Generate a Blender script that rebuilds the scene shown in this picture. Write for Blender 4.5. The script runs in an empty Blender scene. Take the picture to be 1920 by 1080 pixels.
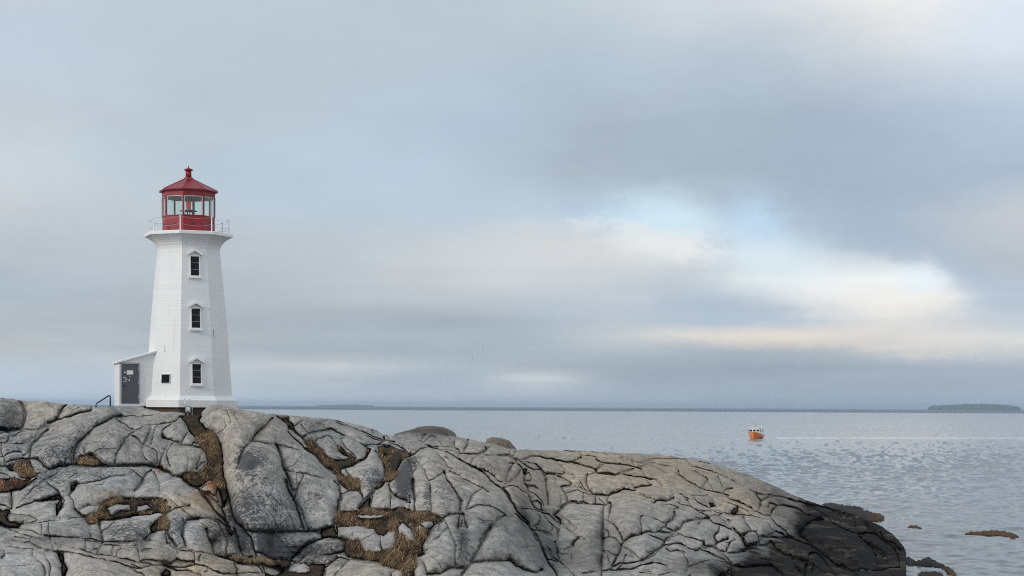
import bpy, bmesh, math, random
import numpy as np
from mathutils import Vector, Matrix
R = math.radians
S = bpy.context.scene
COL = S.collection

# ------------------------------------------------------------------ camera
F = 3150.0                     # focal length in survey units (the survey sheet is 1920 x 1080 units)
E = 9.0                        # eye height above the sea
PITCH, ROLL = R(-2.0), R(0.312)
HZ = 761.8
CX, CY = 960.0, HZ - F * math.tan(PITCH)
cam_d = bpy.data.cameras.new('camera'); cam = bpy.data.objects.new('camera', cam_d); COL.objects.link(cam)
cam_d.sensor_width = 36.0; cam_d.lens = F / 1920 * 36.0
cam_d.shift_y = (CY - 540.0) / 1920
cam_d.clip_start = 0.5; cam_d.clip_end = 60000
fw = Vector((0, math.cos(PITCH), math.sin(PITCH)))
rt = Vector((math.cos(ROLL), 0, math.sin(ROLL)))
rt = (rt - fw * rt.dot(fw)).normalized()
up = rt.cross(fw).normalized()
M = Matrix((rt, up, -fw)).transposed().to_4x4(); M.translation = (0, 0, E)
cam.matrix_world = M
S.camera = cam
RT, UP, FW = np.array(rt), np.array(up), np.array(fw)

def at(px, py, D):
    """survey bearing + distance along the view axis -> point in the world"""
    px, py, D = np.broadcast_arrays(np.asarray(px, float), np.asarray(py, float), np.asarray(D, float))
    u = (px - CX) / F; v = (CY - py) / F
    d = FW + u[..., None] * RT + v[..., None] * UP
    return np.array([0, 0, E]) + d * D[..., None]

def sea(px, py, z=0.0):
    """point of the water surface seen on a bearing"""
    px, py = np.broadcast_arrays(np.asarray(px, float), np.asarray(py, float))
    u = (px - CX) / F; v = (CY - py) / F
    d = FW + u[..., None] * RT + v[..., None] * UP
    t = (z - E) / d[..., 2]
    return np.array([0, 0, E]) + d * t[..., None]

# ------------------------------------------------------------------ daylight: overcast sky, one soft sun
S.view_settings.view_transform = 'Standard'; S.view_settings.look = 'None'
S.view_settings.exposure = 0.0; S.view_settings.gamma = 1.0; S.view_settings.use_curve_mapping = False
SUN_DIR = Vector((-0.80, -0.50, 0.42)).normalized()      # towards the sun: behind and left of the camera
sun_el = math.asin(SUN_DIR.z); sun_az = math.atan2(SUN_DIR.x, SUN_DIR.y)
sd = bpy.data.lights.new('sun', 'SUN'); sd.energy = 1.5; sd.angle = R(14); sd.color = (1.0, 0.95, 0.88)
so = bpy.data.objects.new('sun', sd); COL.objects.link(so)
so.rotation_euler = SUN_DIR.to_track_quat('Z', 'Y').to_euler(); so.location = (-60, -40, 60)

W = bpy.data.worlds.new('World'); S.world = W; W.use_nodes = True
nt = W.node_tree; nt.nodes.clear()
def N(t, tree=None, **kw):
    n = (tree or nt).nodes.new(t)
    for k, v in kw.items(): setattr(n, k, v)
    return n
def link(a, b, tree=None): (tree or nt).links.new(a, b)
def mth(op, a, b=None, c=None, tree=None, clamp=False):
    n = N('ShaderNodeMath', tree, operation=op); n.use_clamp = clamp
    for i, x in enumerate((a, b, c)):
        if x is None: continue
        if isinstance(x, (int, float)): n.inputs[i].default_value = x
        else: link(x, n.inputs[i], tree)
    return n.outputs[0]
def lin(c):
    return tuple(((x / 255 / 12.92) if x / 255 <= 0.04045 else ((x / 255 + 0.055) / 1.055) ** 2.4) for x in c)
# cloud deck, row by row of elevation: (survey row, [(survey column, sRGB seen)])
SKY = [
 (-260, [(60,(190,203,217)), (700,(188,202,214)), (1250,(204,213,221)), (1680,(226,231,236)), (1900,(222,230,240))]),
 (20, [(60,(194,206,219)), (350,(189,204,216)), (700,(188,203,214)), (1000,(192,206,215)), (1250,(206,215,222)), (1450,(216,222,228)), (1680,(240,241,240)), (1880,(226,235,246))]),
 (130, [(60,(193,207,221)), (400,(187,203,215)), (750,(186,202,214)), (1000,(180,197,212)), (1200,(183,199,213)), (1450,(190,204,216)), (1650,(208,216,224)), (1850,(213,223,234))]),
 (240, [(60,(196,208,218)), (300,(189,202,212)), (600,(186,203,216)), (900,(178,196,215)), (1100,(170,186,199)), (1350,(167,184,199)), (1600,(170,187,207)), (1850,(179,198,217))]),
 (330, [(20,(203,213,220)), (300,(186,203,216)), (600,(184,203,220)), (850,(182,201,217)), (1050,(174,191,204)), (1300,(171,188,202)), (1550,(164,182,202)), (1800,(167,186,208))]),
 (400, [(60,(200,208,215)), (400,(190,205,218)), (650,(186,203,218)), (850,(186,205,221)), (1000,(188,208,224)), (1150,(185,208,228)), (1250,(207,232,247)), (1320,(184,205,224)), (1410,(184,213,238)), (1500,(172,192,215)), (1700,(170,187,207)), (1900,(196,203,210))]),
 (460, [(60,(190,200,209)), (600,(190,200,209)), (800,(200,208,215)), (950,(209,214,219)), (1100,(216,219,222)), (1250,(232,235,236)), (1330,(200,212,224)), (1450,(208,230,243)), (1600,(178,195,212)), (1750,(176,191,208)), (1900,(190,198,207))]),
 (520, [(60,(180,192,203)), (600,(187,197,206)), (850,(203,210,215)), (1000,(207,211,216)), (1150,(200,208,216)), (1300,(200,210,218)), (1450,(226,234,237)), (1550,(238,244,246)), (1740,(230,239,244)), (1790,(180,196,214)), (1900,(178,191,206))]),
 (568, [(60,(175,188,199)), (550,(181,191,200)), (800,(190,198,207)), (1000,(186,198,210)), (1200,(191,203,216)), (1350,(178,195,214)), (1480,(212,220,227)), (1600,(240,238,234)), (1740,(242,236,228)), (1830,(195,207,220)), (1900,(178,194,212))]),
 (605, [(60,(176,188,198)), (600,(170,183,195)), (900,(168,183,198)), (1150,(186,199,212)), (1400,(180,196,213)), (1550,(205,213,220)), (1700,(224,224,222)), (1850,(196,206,216))]),
 (632, [(60,(180,190,198)), (600,(172,185,196)), (1000,(172,186,199)), (1200,(205,209,211)), (1350,(222,217,210)), (1500,(236,223,209)), (1650,(220,216,213)), (1850,(217,219,220))]),
 (662, [(60,(184,193,199)), (600,(168,182,194)), (900,(166,180,192)), (1150,(172,185,197)), (1400,(168,182,196)), (1650,(187,196,204)), (1850,(190,198,205))]),
 (688, [(60,(183,197,209)), (580,(198,207,213)), (800,(180,193,204)), (1000,(168,181,193)), (1300,(157,173,189)), (1600,(158,175,192)), (1850,(166,181,197))]),
 (711, [(60,(190,206,221)), (600,(182,195,207)), (850,(170,186,202)), (1000,(197,206,211)), (1120,(165,180,194)), (1300,(158,174,189)), (1850,(162,178,195))]),
 (748, [(60,(197,213,229)), (550,(191,207,221)), (850,(182,196,210)), (1100,(172,187,203)), (1400,(162,178,195)), (1700,(160,176,194)), (1900,(163,180,199))]),
]
tc = N('ShaderNodeTexCoord'); dirv = tc.outputs['Generated']
sx = N('ShaderNodeSeparateXYZ'); link(dirv, sx.inputs[0])
az = mth('ARCTAN2', sx.outputs[0], sx.outputs[1])
el = mth('ARCSINE', sx.outputs[2])
zc = mth('MAXIMUM', sx.outputs[2], 0.0)
pl = mth('DIVIDE', 1.0, mth('ADD', zc, 0.10))                      # cloud deck seen in perspective
cv = N('ShaderNodeCombineXYZ'); link(mth('MULTIPLY', sx.outputs[0], pl), cv.inputs[0]); link(mth('MULTIPLY', sx.outputs[1], pl), cv.inputs[1]); link(mth('MULTIPLY', sx.outputs[2], 3.0), cv.inputs[2])
def wnoise(scale, detail, rough, off):
    mp = N('ShaderNodeMapping'); mp.inputs['Location'].default_value = off; link(cv.outputs[0], mp.inputs[0])
    n = N('ShaderNodeTexNoise'); n.inputs['Scale'].default_value = scale; n.inputs['Detail'].default_value = detail; n.inputs['Roughness'].default_value = rough
    link(mp.outputs[0], n.inputs['Vector']); return n.outputs[0]
def dnoise(scale, detail, rough, off, sc):
    mp = N('ShaderNodeMapping'); mp.inputs['Location'].default_value = off; mp.inputs['Scale'].default_value = sc; mp.inputs['Rotation'].default_value = (0, R(9), 0); link(dirv, mp.inputs[0])
    n = N('ShaderNodeTexNoise'); n.inputs['Scale'].default_value = scale; n.inputs['Detail'].default_value = detail; n.inputs['Roughness'].default_value = rough
    link(mp.outputs[0], n.inputs['Vector']); return n.outputs[0]
n1 = dnoise(7.0, 10, 0.64, (3, 1, 0), (1, 1, 2.2)); n2 = dnoise(8.0, 10, 0.64, (11, 5, 0), (1, 1, 2.0)); n3 = dnoise(11.0, 10, 0.66, (7, 9, 2), (1, 1, 2.4))
azw = mth('ADD', az, mth('MULTIPLY', mth('SUBTRACT', n1, 0.5), 0.075))
elw = mth('ADD', el, mth('MULTIPLY', mth('SUBTRACT', n2, 0.5), mth('MULTIPLY_ADD', zc, 0.20, 0.006)))
AZ0, AZ1 = -0.34, 0.34
uu = N('ShaderNodeMapRange'); uu.inputs[1].default_value = AZ0; uu.inputs[2].default_value = AZ1; link(azw, uu.inputs[0])
acc = None
hor = lambda px: HZ + (px - 960) * math.tan(ROLL)
prev = None
for row, stops in SKY[::-1]:
    rp = N('ShaderNodeValToRGB'); cr = rp.color_ramp; cr.interpolation = 'CARDINAL'
    while len(cr.elements) > 1: cr.elements.remove(cr.elements[-1])
    for i, (c, rgb) in enumerate(stops):
        pos = (math.atan((c - 960) / F) - AZ0) / (AZ1 - AZ0)
        e = cr.elements[0] if i == 0 else cr.elements.new(pos)
        e.position = pos; e.color = (*lin(rgb), 1)
    link(uu.outputs[0], rp.inputs[0])
    e0 = math.atan((HZ - row) / F)
    if acc is None: acc = rp.outputs[0]
    else:
        mr = N('ShaderNodeMapRange'); mr.inputs[1].default_value = prev; mr.inputs[2].default_value = e0
        link(elw, mr.inputs[0])
        mx = N('ShaderNodeMixRGB'); link(mr.outputs[0], mx.inputs[0]); link(acc, mx.inputs[1]); link(rp.outputs[0], mx.inputs[2]); acc = mx.outputs[0]
    prev = e0
# breaks in the deck: (column, row, half width, half height, tilt, colour, strength)
n4 = dnoise(30.0, 12, 0.72, (5, 2, 8), (1, 1, 1.8))
for (bc, br, bw_, bh_, tl, rgb, stg) in ((1225, 416, 110, 40, 4, (208,233,248), .85), (1225, 456, 110, 30, 12, (238,239,238), .8), (1050, 462, 160, 34, 4, (214,218,221), .6), (1415, 425, 46, 40, 30, (186,216,241), .7), (1470, 500, 115, 32, 16, (220,236,245), .72), (1640, 552, 130, 28, 6, (243,243,241), .75), (1725, 535, 46, 26, -8, (230,242,249), .8),
     (1400, 592, 150, 26, 8, (176,193,211), .7), (1480, 634, 200, 18, 1, (231,224,216), .6), (1700, 640, 220, 26, 3, (226,223,219), .7), (995, 709, 60, 7, 1, (204,212,216), .7), (600, 689, 90, 8, 1, (204,212,217), .7), (1500, 330, 330, 70, 6, (162,179,196), .5), (1640, 448, 160, 30, 14, (170,187,205), .7)):
    ca, sa = math.cos(R(tl)), math.sin(R(tl)); ux = mth('SUBTRACT', az, math.atan((bc - 960) / F)); vy = mth('SUBTRACT', el, math.atan((HZ - br) / F))
    uu_ = mth('DIVIDE', mth('ADD', mth('MULTIPLY', ux, ca), mth('MULTIPLY', vy, -sa)), bw_ / F); vv_ = mth('DIVIDE', mth('ADD', mth('MULTIPLY', ux, sa), mth('MULTIPLY', vy, ca)), bh_ / F)
    dd_ = mth('ADD', mth('SQRT', mth('ADD', mth('MULTIPLY', uu_, uu_), mth('MULTIPLY', vv_, vv_))), mth('MULTIPLY', mth('SUBTRACT', n4, 0.5), 3.3))
    bm_ = N('ShaderNodeMapRange', interpolation_type='SMOOTHSTEP'); bm_.inputs[1].default_value = 1.55; bm_.inputs[2].default_value = 0.2; bm_.inputs[3].default_value = 0; bm_.inputs[4].default_value = stg; link(dd_, bm_.inputs[0])
    bx = N('ShaderNodeMixRGB'); link(bm_.outputs[0], bx.inputs[0]); link(acc, bx.inputs[1]); bx.inputs[2].default_value = (*lin(rgb), 1); acc = bx.outputs[0]
# round the rest of the horizon and overhead: deck brightened, out of view, to lift the shaded walls
aa = mth('ABSOLUTE', az)
side = N('ShaderNodeMapRange', interpolation_type='SMOOTHSTEP'); side.inputs[1].default_value = 0.33; side.inputs[2].default_value = 0.75; link(aa, side.inputs[0])
top = N('ShaderNodeMapRange', interpolation_type='SMOOTHSTEP'); top.inputs[1].default_value = 0.30; top.inputs[2].default_value = 0.75; link(el, top.inputs[0])
far = mth('MAXIMUM', side.outputs[0], top.outputs[0])
deck = N('ShaderNodeValToRGB'); deck.color_ramp.elements[0].position = 0.3; deck.color_ramp.elements[0].color = (*lin((190,206,222)), 1)
deck.color_ramp.elements[1].position = 0.72; deck.color_ramp.elements[1].color = (*lin((240,243,246)), 1); link(n1, deck.inputs[0])
mx = N('ShaderNodeMixRGB'); link(far, mx.inputs[0]); link(acc, mx.inputs[1]); link(deck.outputs[0], mx.inputs[2])
# wisps
wis = N('ShaderNodeMapRange'); wis.inputs[1].default_value = 0.25; wis.inputs[2].default_value = 0.75; wis.inputs[3].default_value = 0.95; wis.inputs[4].default_value = 1.05; link(n3, wis.inputs[0])
n5 = dnoise(6.0, 9, 0.64, (2, 4, 1), (1, 1, 11)); low = N('ShaderNodeMapRange', interpolation_type='SMOOTHSTEP'); low.inputs[1].default_value = 0.13; low.inputs[2].default_value = 0.03; link(el, low.inputs[0])
lay = mth('MULTIPLY_ADD', mth('MULTIPLY', mth('SUBTRACT', n5, 0.5), low.outputs[0]), 0.34, 1.0)
hs = N('ShaderNodeHueSaturation'); hs.inputs['Saturation'].default_value = 0.90; link(mx.outputs[0], hs.inputs['Color'])
vm = N('ShaderNodeVectorMath', operation='SCALE'); link(hs.outputs[0], vm.inputs[0]); link(mth('MULTIPLY', mth('MULTIPLY', wis.outputs[0], lay), 10.0), vm.inputs['Scale'])
nish = N('ShaderNodeTexSky', sky_type='NISHITA'); nish.sun_disc = False; nish.sun_elevation = sun_el; nish.sun_rotation = sun_az
mix = N('ShaderNodeMixRGB'); mix.inputs[0].default_value = 0.95; link(nish.outputs[0], mix.inputs[1]); link(vm.outputs[0], mix.inputs[2])
bg = N('ShaderNodeBackground'); bg.inputs[1].default_value = 0.1; link(mix.outputs[0], bg.inputs[0])
wo = N('ShaderNodeOutputWorld'); link(bg.outputs[0], wo.inputs[0])
S.cycles.max_bounces = 6; S.cycles.diffuse_bounces = 3; S.cycles.glossy_bounces = 3; S.cycles.transmission_bounces = 4; S.cycles.volume_bounces = 0; S.cycles.transparent_max_bounces = 8
S.cycles.use_denoising = False; S.cycles.filter_width = 1.05; S.cycles.use_adaptive_sampling = False
S.cycles.caustics_reflective = False; S.cycles.caustics_refractive = False

# ------------------------------------------------------------------ helpers
def tag(o, label=None, cat=None, group=None, kind=None):
    for k, v in (('label', label), ('category', cat), ('group', group), ('kind', kind)):
        if v: o[k] = v
    return o
def empty(name, loc, rz=0.0, **kw):
    o = bpy.data.objects.new(name, None); COL.objects.link(o); o.location = loc; o.rotation_euler = (0, 0, rz); o.empty_display_size = 0.3
    return tag(o, **kw)
def link_mesh(name, me, m, parent=None):
    o = bpy.data.objects.new(name, me); COL.objects.link(o)
    if m: me.materials.append(m)
    if parent is not None: o.parent = parent
    return o
def np_mesh(name, co, faces, smooth=None):
    """co (n,3); faces list of (k,3|4) int arrays"""
    me = bpy.data.meshes.new(name)
    me.vertices.add(len(co)); me.vertices.foreach_set('co', np.ascontiguousarray(co, np.float32).ravel())
    lv = np.concatenate([f.ravel() for f in faces]); sizes = np.concatenate([np.full(len(f), f.shape[1]) for f in faces])
    st = np.concatenate([[0], np.cumsum(sizes)[:-1]])
    me.loops.add(len(lv)); me.loops.foreach_set('vertex_index', lv.astype(np.int32))
    me.polygons.add(len(sizes)); me.polygons.foreach_set('loop_start', st.astype(np.int32))
    if smooth is not None: me.polygons.foreach_set('use_smooth', np.asarray(smooth, bool))
    me.update(calc_edges=True); me.validate()
    return me
class MB:
    """collects simple shapes and links them as ONE mesh object"""
    def __init__(s): s.v = []; s.f = []
    def add(s, vs, fs):
        b = len(s.v); s.v += [tuple(v) for v in vs]; s.f += [tuple(i + b for i in f) for f in fs]; return s
    def box(s, c, d, X=(1,0,0), Y=(0,1,0), Z=(0,0,1)):
        c, X, Y, Z = Vector(c), Vector(X), Vector(Y), Vector(Z)
        vs = [c + X*(d[0]/2*i) + Y*(d[1]/2*j) + Z*(d[2]/2*k) for i in (-1,1) for j in (-1,1) for k in (-1,1)]
        return s.add(vs, [(0,1,3,2),(4,6,7,5),(0,4,5,1),(2,3,7,6),(0,2,6,4),(1,5,7,3)])
    def tube(s, pts, r, n=8):
        pts = [Vector(p) for p in pts]; rr = r if isinstance(r, (list, tuple)) else [r]*len(pts)
        b = len(s.v)
        for i, p in enumerate(pts):
            t = (pts[min(i+1, len(pts)-1)] - pts[max(i-1, 0)]).normalized()
            a = t.orthogonal().normalized() if abs(t.z) > 0.95 else t.cross(Vector((0,0,1))).normalized()
            c = t.cross(a)
            for k in range(n):
                an = 2*math.pi*k/n; s.v.append(tuple(p + (a*math.cos(an) + c*math.sin(an))*rr[i]))
        for i in range(len(pts)-1):
            for k in range(n):
                s.f.append((b+i*n+k, b+i*n+(k+1)%n, b+(i+1)*n+(k+1)%n, b+(i+1)*n+k))
        s.f.append(tuple(b+k for k in range(n))[::-1]); s.f.append(tuple(b+(len(pts)-1)*n+k for k in range(n)))
        return s
    def ring(s, prof, n=8, ph=0.0, caps=(True, True)):
        """prism of revolution with n sides: prof = [(radius, z)], corners at angle ph + k*2pi/n"""
        b = len(s.v)
        for r, z in prof:
            for k in range(n):
                a = ph + 2*math.pi*k/n; s.v.append((r*math.sin(a), -r*math.cos(a), z))
        for i in range(len(prof)-1):
            for k in range(n):
                s.f.append((b+i*n+k, b+i*n+(k+1)%n, b+(i+1)*n+(k+1)%n, b+(i+1)*n+k))
        if caps[0]: s.f.append(tuple(b+k for k in range(n))[::-1])
        if caps[1]: s.f.append(tuple(b+(len(prof)-1)*n+k for k in range(n)))
        return s
    def build(s, name, m, parent=None, smooth=False, bevel=0):
        me = bpy.data.meshes.new(name); me.from_pydata(s.v, [], s.f)
        bm = bmesh.new(); bm.from_mesh(me)
        if bevel: bmesh.ops.bevel(bm, geom=list(bm.edges), offset=bevel, segments=2, affect='EDGES', clamp_overlap=True)
        bmesh.ops.recalc_face_normals(bm, faces=bm.faces); bm.to_mesh(me); bm.free()
        if smooth: me.polygons.foreach_set('use_smooth', [True]*len(me.polygons))
        me.update(); return link_mesh(name, me, m, parent)

# ------------------------------------------------------------------ materials
def mat(name, color, rough=0.6, spec=0.5, metal=0.0):
    m = bpy.data.materials.new(name); m.use_nodes = True
    b = m.node_tree.nodes['Principled BSDF']; b.inputs['Base Color'].default_value = (*color, 1); b.inputs['Roughness'].default_value = rough
    b.inputs['Metallic'].default_value = metal; b.inputs['Specular IOR Level'].default_value = spec
    return m
def mnoise(t, vec, scale, detail=6, rough=0.6, dist=0.0):
    n = N('ShaderNodeTexNoise', t); n.inputs['Scale'].default_value = scale; n.inputs['Detail'].default_value = detail; n.inputs['Roughness'].default_value = rough; n.inputs['Distortion'].default_value = dist
    if vec is not None: link(vec, n.inputs['Vector'], t)
    return n.outputs[0]
def mramp(t, x, stops, interp='LINEAR'):
    r = N('ShaderNodeValToRGB', t); cr = r.color_ramp; cr.interpolation = interp
    while len(cr.elements) > 1: cr.elements.remove(cr.elements[-1])
    for i, (p, c) in enumerate(stops):
        e = cr.elements[0] if i == 0 else cr.elements.new(p)
        e.position = p; e.color = (*c, 1) if len(c) == 3 else c
    link(x, r.inputs[0], t); return r.outputs[0]
def mmix(t, fac, a, b, blend='MIX'):
    n = N('ShaderNodeMixRGB', t); n.blend_type = blend
    for i, x in enumerate((fac, a, b)):
        if isinstance(x, (int, float)): n.inputs[i].default_value = x
        elif isinstance(x, tuple): n.inputs[i].default_value = (*x, 1) if len(x) == 3 else x
        else: link(x, n.inputs[i], t)
    return n.outputs[0]
def mbump(t, h, strength, dist, normal=None):
    b = N('ShaderNodeBump', t); b.inputs['Strength'].default_value = strength; b.inputs['Distance'].default_value = dist; link(h, b.inputs['Height'], t)
    if normal is not None: link(normal, b.inputs['Normal'], t)
    return b.outputs[0]
def scl(t, vec, s, rot=(0,0,0)):
    mp = N('ShaderNodeMapping', t); mp.inputs['Scale'].default_value = s; mp.inputs['Rotation'].default_value = rot; link(vec, mp.inputs[0], t); return mp.outputs[0]
# ------------------------------------------------------------------ survey of the rock: joints, soil pockets, stains
# Every line: class + half width of the gap (survey units), then points.  A = wide fissure, B = joint, C = hairline groove
JOINTS = {}
JOINTS[(0, 740)] = """
A5 235,75 262,130 278,200 272,290 255,370 180,395 80,400 20,375
A2 760,105 720,150 680,195 655,245 610,300 560,330
B 265,385 330,385 420,395 490,365 560,330
A2 540,330 620,300 680,280 760,255 880,215 1010,182
B 1010,182 1040,150 1030,130
C 780,150 840,165 900,150 860,120 800,125 780,150
B -60,450 0,440 60,415 130,430 170,465 230,420 270,390
B 130,430 100,490 65,545
B -80,545 65,548 200,545 330,540 400,470 490,365
B 490,370 430,430 400,520 350,590 310,640 255,690
A2 540,395 480,450 400,540 350,600 335,700
B 15,560 12,620 35,700 55,800
B 35,690 90,665 170,650 240,652
B -60,690 35,690
B 60,760 150,745 240,730 330,718
C 110,680 130,720 125,745
B -60,805 60,810 110,795
A2 250,730 330,718 430,720 470,760 500,810 560,835 620,825 700,800 790,785 830,770
A3 820,790 930,790 1060,800 1200,805 1400,800 1550,795 1640,790 1700,810 1780,830 1860,855 1920,880
B 340,730 350,790 380,880 420,890
B 380,880 440,885 500,880 560,850 620,830
C 360,810 430,840 540,860
A2.2 820,780 820,700 840,620 880,540 960,460 1060,370 1160,310 1260,265 1340,235
B 1340,235 1440,238 1520,235
B 790,770 790,680 810,600
B 1520,245 1600,255 1700,235 1790,205
C 1560,255 1640,280 1740,315
B 1300,275 1380,320 1450,370 1525,412
B 1525,412 1580,405 1620,365 1700,345 1800,345 1920,320
B1.6 1525,415 1480,440 1400,500 1370,560 1320,630 1295,680 1290,770
B1.6 1460,450 1520,470 1580,515 1620,560 1700,595 1760,640 1775,700 1775,790
B 1620,560 1600,640 1620,700 1650,740
C 1450,460 1450,520 1465,600 1465,770
C 1380,530 1450,515
C 1445,590 1430,680 1430,760
B 1620,560 1640,480 1665,410 1690,350
B1.6 1790,345 1740,380 1725,440 1700,500 1695,560
B 1920,355 1850,395 1820,430 1850,485 1920,515
B1.6 1800,830 1820,700 1860,610 1900,540
C 1910,600 1870,640 1880,710 1910,800
C 1775,600 1800,660 1830,650
C 930,530 945,600 950,650 970,690
C 870,580 900,640 930,690
C 1060,635 1150,605 1300,595
C 740,720 725,770
B 420,920 500,965 560,1010 650,1080
B 500,965 600,915 680,870
C 700,880 770,820
C 770,950 850,900 920,850
B 830,1005 950,985 1100,965 1240,930 1400,910 1500,880
C 1080,1020 1150,1010 1200,960
C 1130,850 1180,870 1240,920
C 1150,850 1220,900
C 1280,825 1350,865 1390,880
A2 1710,850 1640,890 1610,950 1570,1010 1500,1075
B 1740,870 1770,930 1790,1000 1795,1080
C 1610,1000 1700,1020 1760,1050 1755,1080
B -60,880 60,890 110,920 130,950
"""
JOINTS[(0, 900)] = """
A2 -60,140 0,132 130,118 250,70 340,30 400,-20
A2 135,110 125,200 130,300 120,330
B -60,260 0,270 60,290 120,325
C 500,5 400,80 300,170 200,260
B1.6 500,5 560,50 640,110 690,180
B1.6 180,320 280,280 400,240 520,205 640,170 690,190
B1.6 850,50 830,110 770,180
B 700,190 720,230 690,300 680,440
B 780,190 820,240 830,300 860,340 930,400
B 60,380 200,390 260,390 330,400 420,440 400,470 250,490 200,510
A2 -60,470 100,480 200,500 100,520 0,490
B1.6 -60,505 80,530 180,525 260,545 360,575 480,610 560,625
B1.6 250,490 420,490 560,465 700,460 830,430 960,430 985,490
B 470,500 485,600
B 540,490 540,560 560,610
C 700,480 770,520 900,500
B1.6 985,490 1000,560 1010,660
A3 1105,460 1120,560 1160,680
B 1300,470 1180,560 1130,600
C 1420,440 1500,540 1540,610 1600,640
A2 1690,590 1650,640 1620,670
B 1690,590 1750,560 1820,570 1870,640 1880,700
A2 1860,570 1880,700
B1.6 1880,590 1920,650
B1.6 560,625 700,640 850,650 1010,660 1100,680 1200,690 1350,690 1500,690 1640,690 1700,670 1920,705
B -60,690 0,650 90,580
B1.6 -60,685 0,685 180,690 250,705 340,700
B 100,540 250,600 400,650 550,690
B1.6 180,640 260,650 340,660 350,700
B1.6 340,655 450,655 550,690 595,720 600,790
B 560,640 560,690
B 620,715 760,740 900,780 1060,825
B1.6 345,700 440,745 560,785 640,800 760,805 900,840 1060,870 1200,905 1340,940 1480,985 1600,1000
B1.6 -60,730 0,745 200,765 380,780 500,795 640,800
B 380,790 370,850 420,910 480,960 500,1050 490,1280
B 50,790 60,840 20,870
C 60,830 230,825 380,840
C 0,970 200,965 420,960
C 280,920 290,980
B 500,810 545,900 560,1000 570,1280
C 550,975 690,990
C 640,980 680,920
C 720,870 1000,890
C 830,960 1000,990 1080,1000
C 870,1050 1000,1030 1130,1020
C 930,900 930,1010
B1.6 950,690 965,770
B 1160,700 1120,770 1100,830
B 900,660 1000,690 1150,710
B 1060,770 1100,770
B1.6 1060,830 1250,860 1400,890 1560,920 1700,960
B 1150,720 1280,740 1420,750 1540,745
B1.6 1545,690 1545,745 1560,830 1575,920
B 1280,760 1260,820 1265,860
B 1370,765 1320,800 1300,855
B 1590,800 1700,770
B 1700,900 1850,905 1920,940
B1.6 1575,905 1600,900 1700,900
B 1100,830 1160,870 1150,890
B 1480,950 1600,1000 1700,970 1850,950
B1.6 1470,980 1550,1040 1600,1060 1800,1280
"""
JOINTS[(300, 740)] = """
B1.6 0,335 100,320 180,280 240,245
B 300,430 270,470 245,540 200,530
B 355,570 380,535 440,540 465,570
A2 20,480 100,510 180,535 270,560 360,585 470,600
B 20,410 120,340 180,280
B 20,410 25,460 40,490
B 170,545 110,580 70,640 75,700 110,810
B1.6 100,530 60,620 20,690 15,790 40,850
C 310,700 320,860
B 455,700 430,770 410,840
B 410,850 480,760 510,755
A3 0,830 60,860 150,900 210,920
A2 1255,270 1180,350 1100,430 1030,520
B1.6 1020,530 950,600 910,680 890,760 870,830
B 1020,530 1130,540 1240,560 1310,575 1480,600 1640,640
A2.4 1310,575 1350,640 1385,720 1400,800 1420,900 1460,1010 1490,1080
C 860,165 840,220 860,270 880,290
C 540,310 540,240 570,195 640,185
C 700,185 760,190 770,230 800,280 790,330
C 1125,240 1110,280 1070,310 1080,350 1050,390
C 960,235 1050,270
C 730,310 750,350 720,390 640,440
C 820,600 770,690 760,790 740,840
C 1150,660 1140,730 1100,790
C 1610,680 1560,720 1530,770 1490,810
C 1400,660 1450,700
B 1410,860 1540,870 1680,890 1820,930 1920,965
C 1540,870 1535,1000
B 1620,905 1570,990 1530,1060
C 1370,930 1420,1040 1450,1080
C 1270,970 1350,920
A2 1310,245 1360,290 1420,310 1440,370 1430,410 1500,480 1600,560 1680,640 1760,710 1850,780 1920,860
B 1440,380 1520,430 1600,490 1640,540 1680,600
B 1440,240 1440,300
B 1600,295 1520,360
B1.6 1600,470 1680,430 1800,400 1920,375
B 1600,340 1640,390 1670,430
B1.6 1740,545 1770,500 1840,470 1920,475
B 1840,290 1880,270 1920,265
C 1780,560 1850,590
"""
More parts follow.
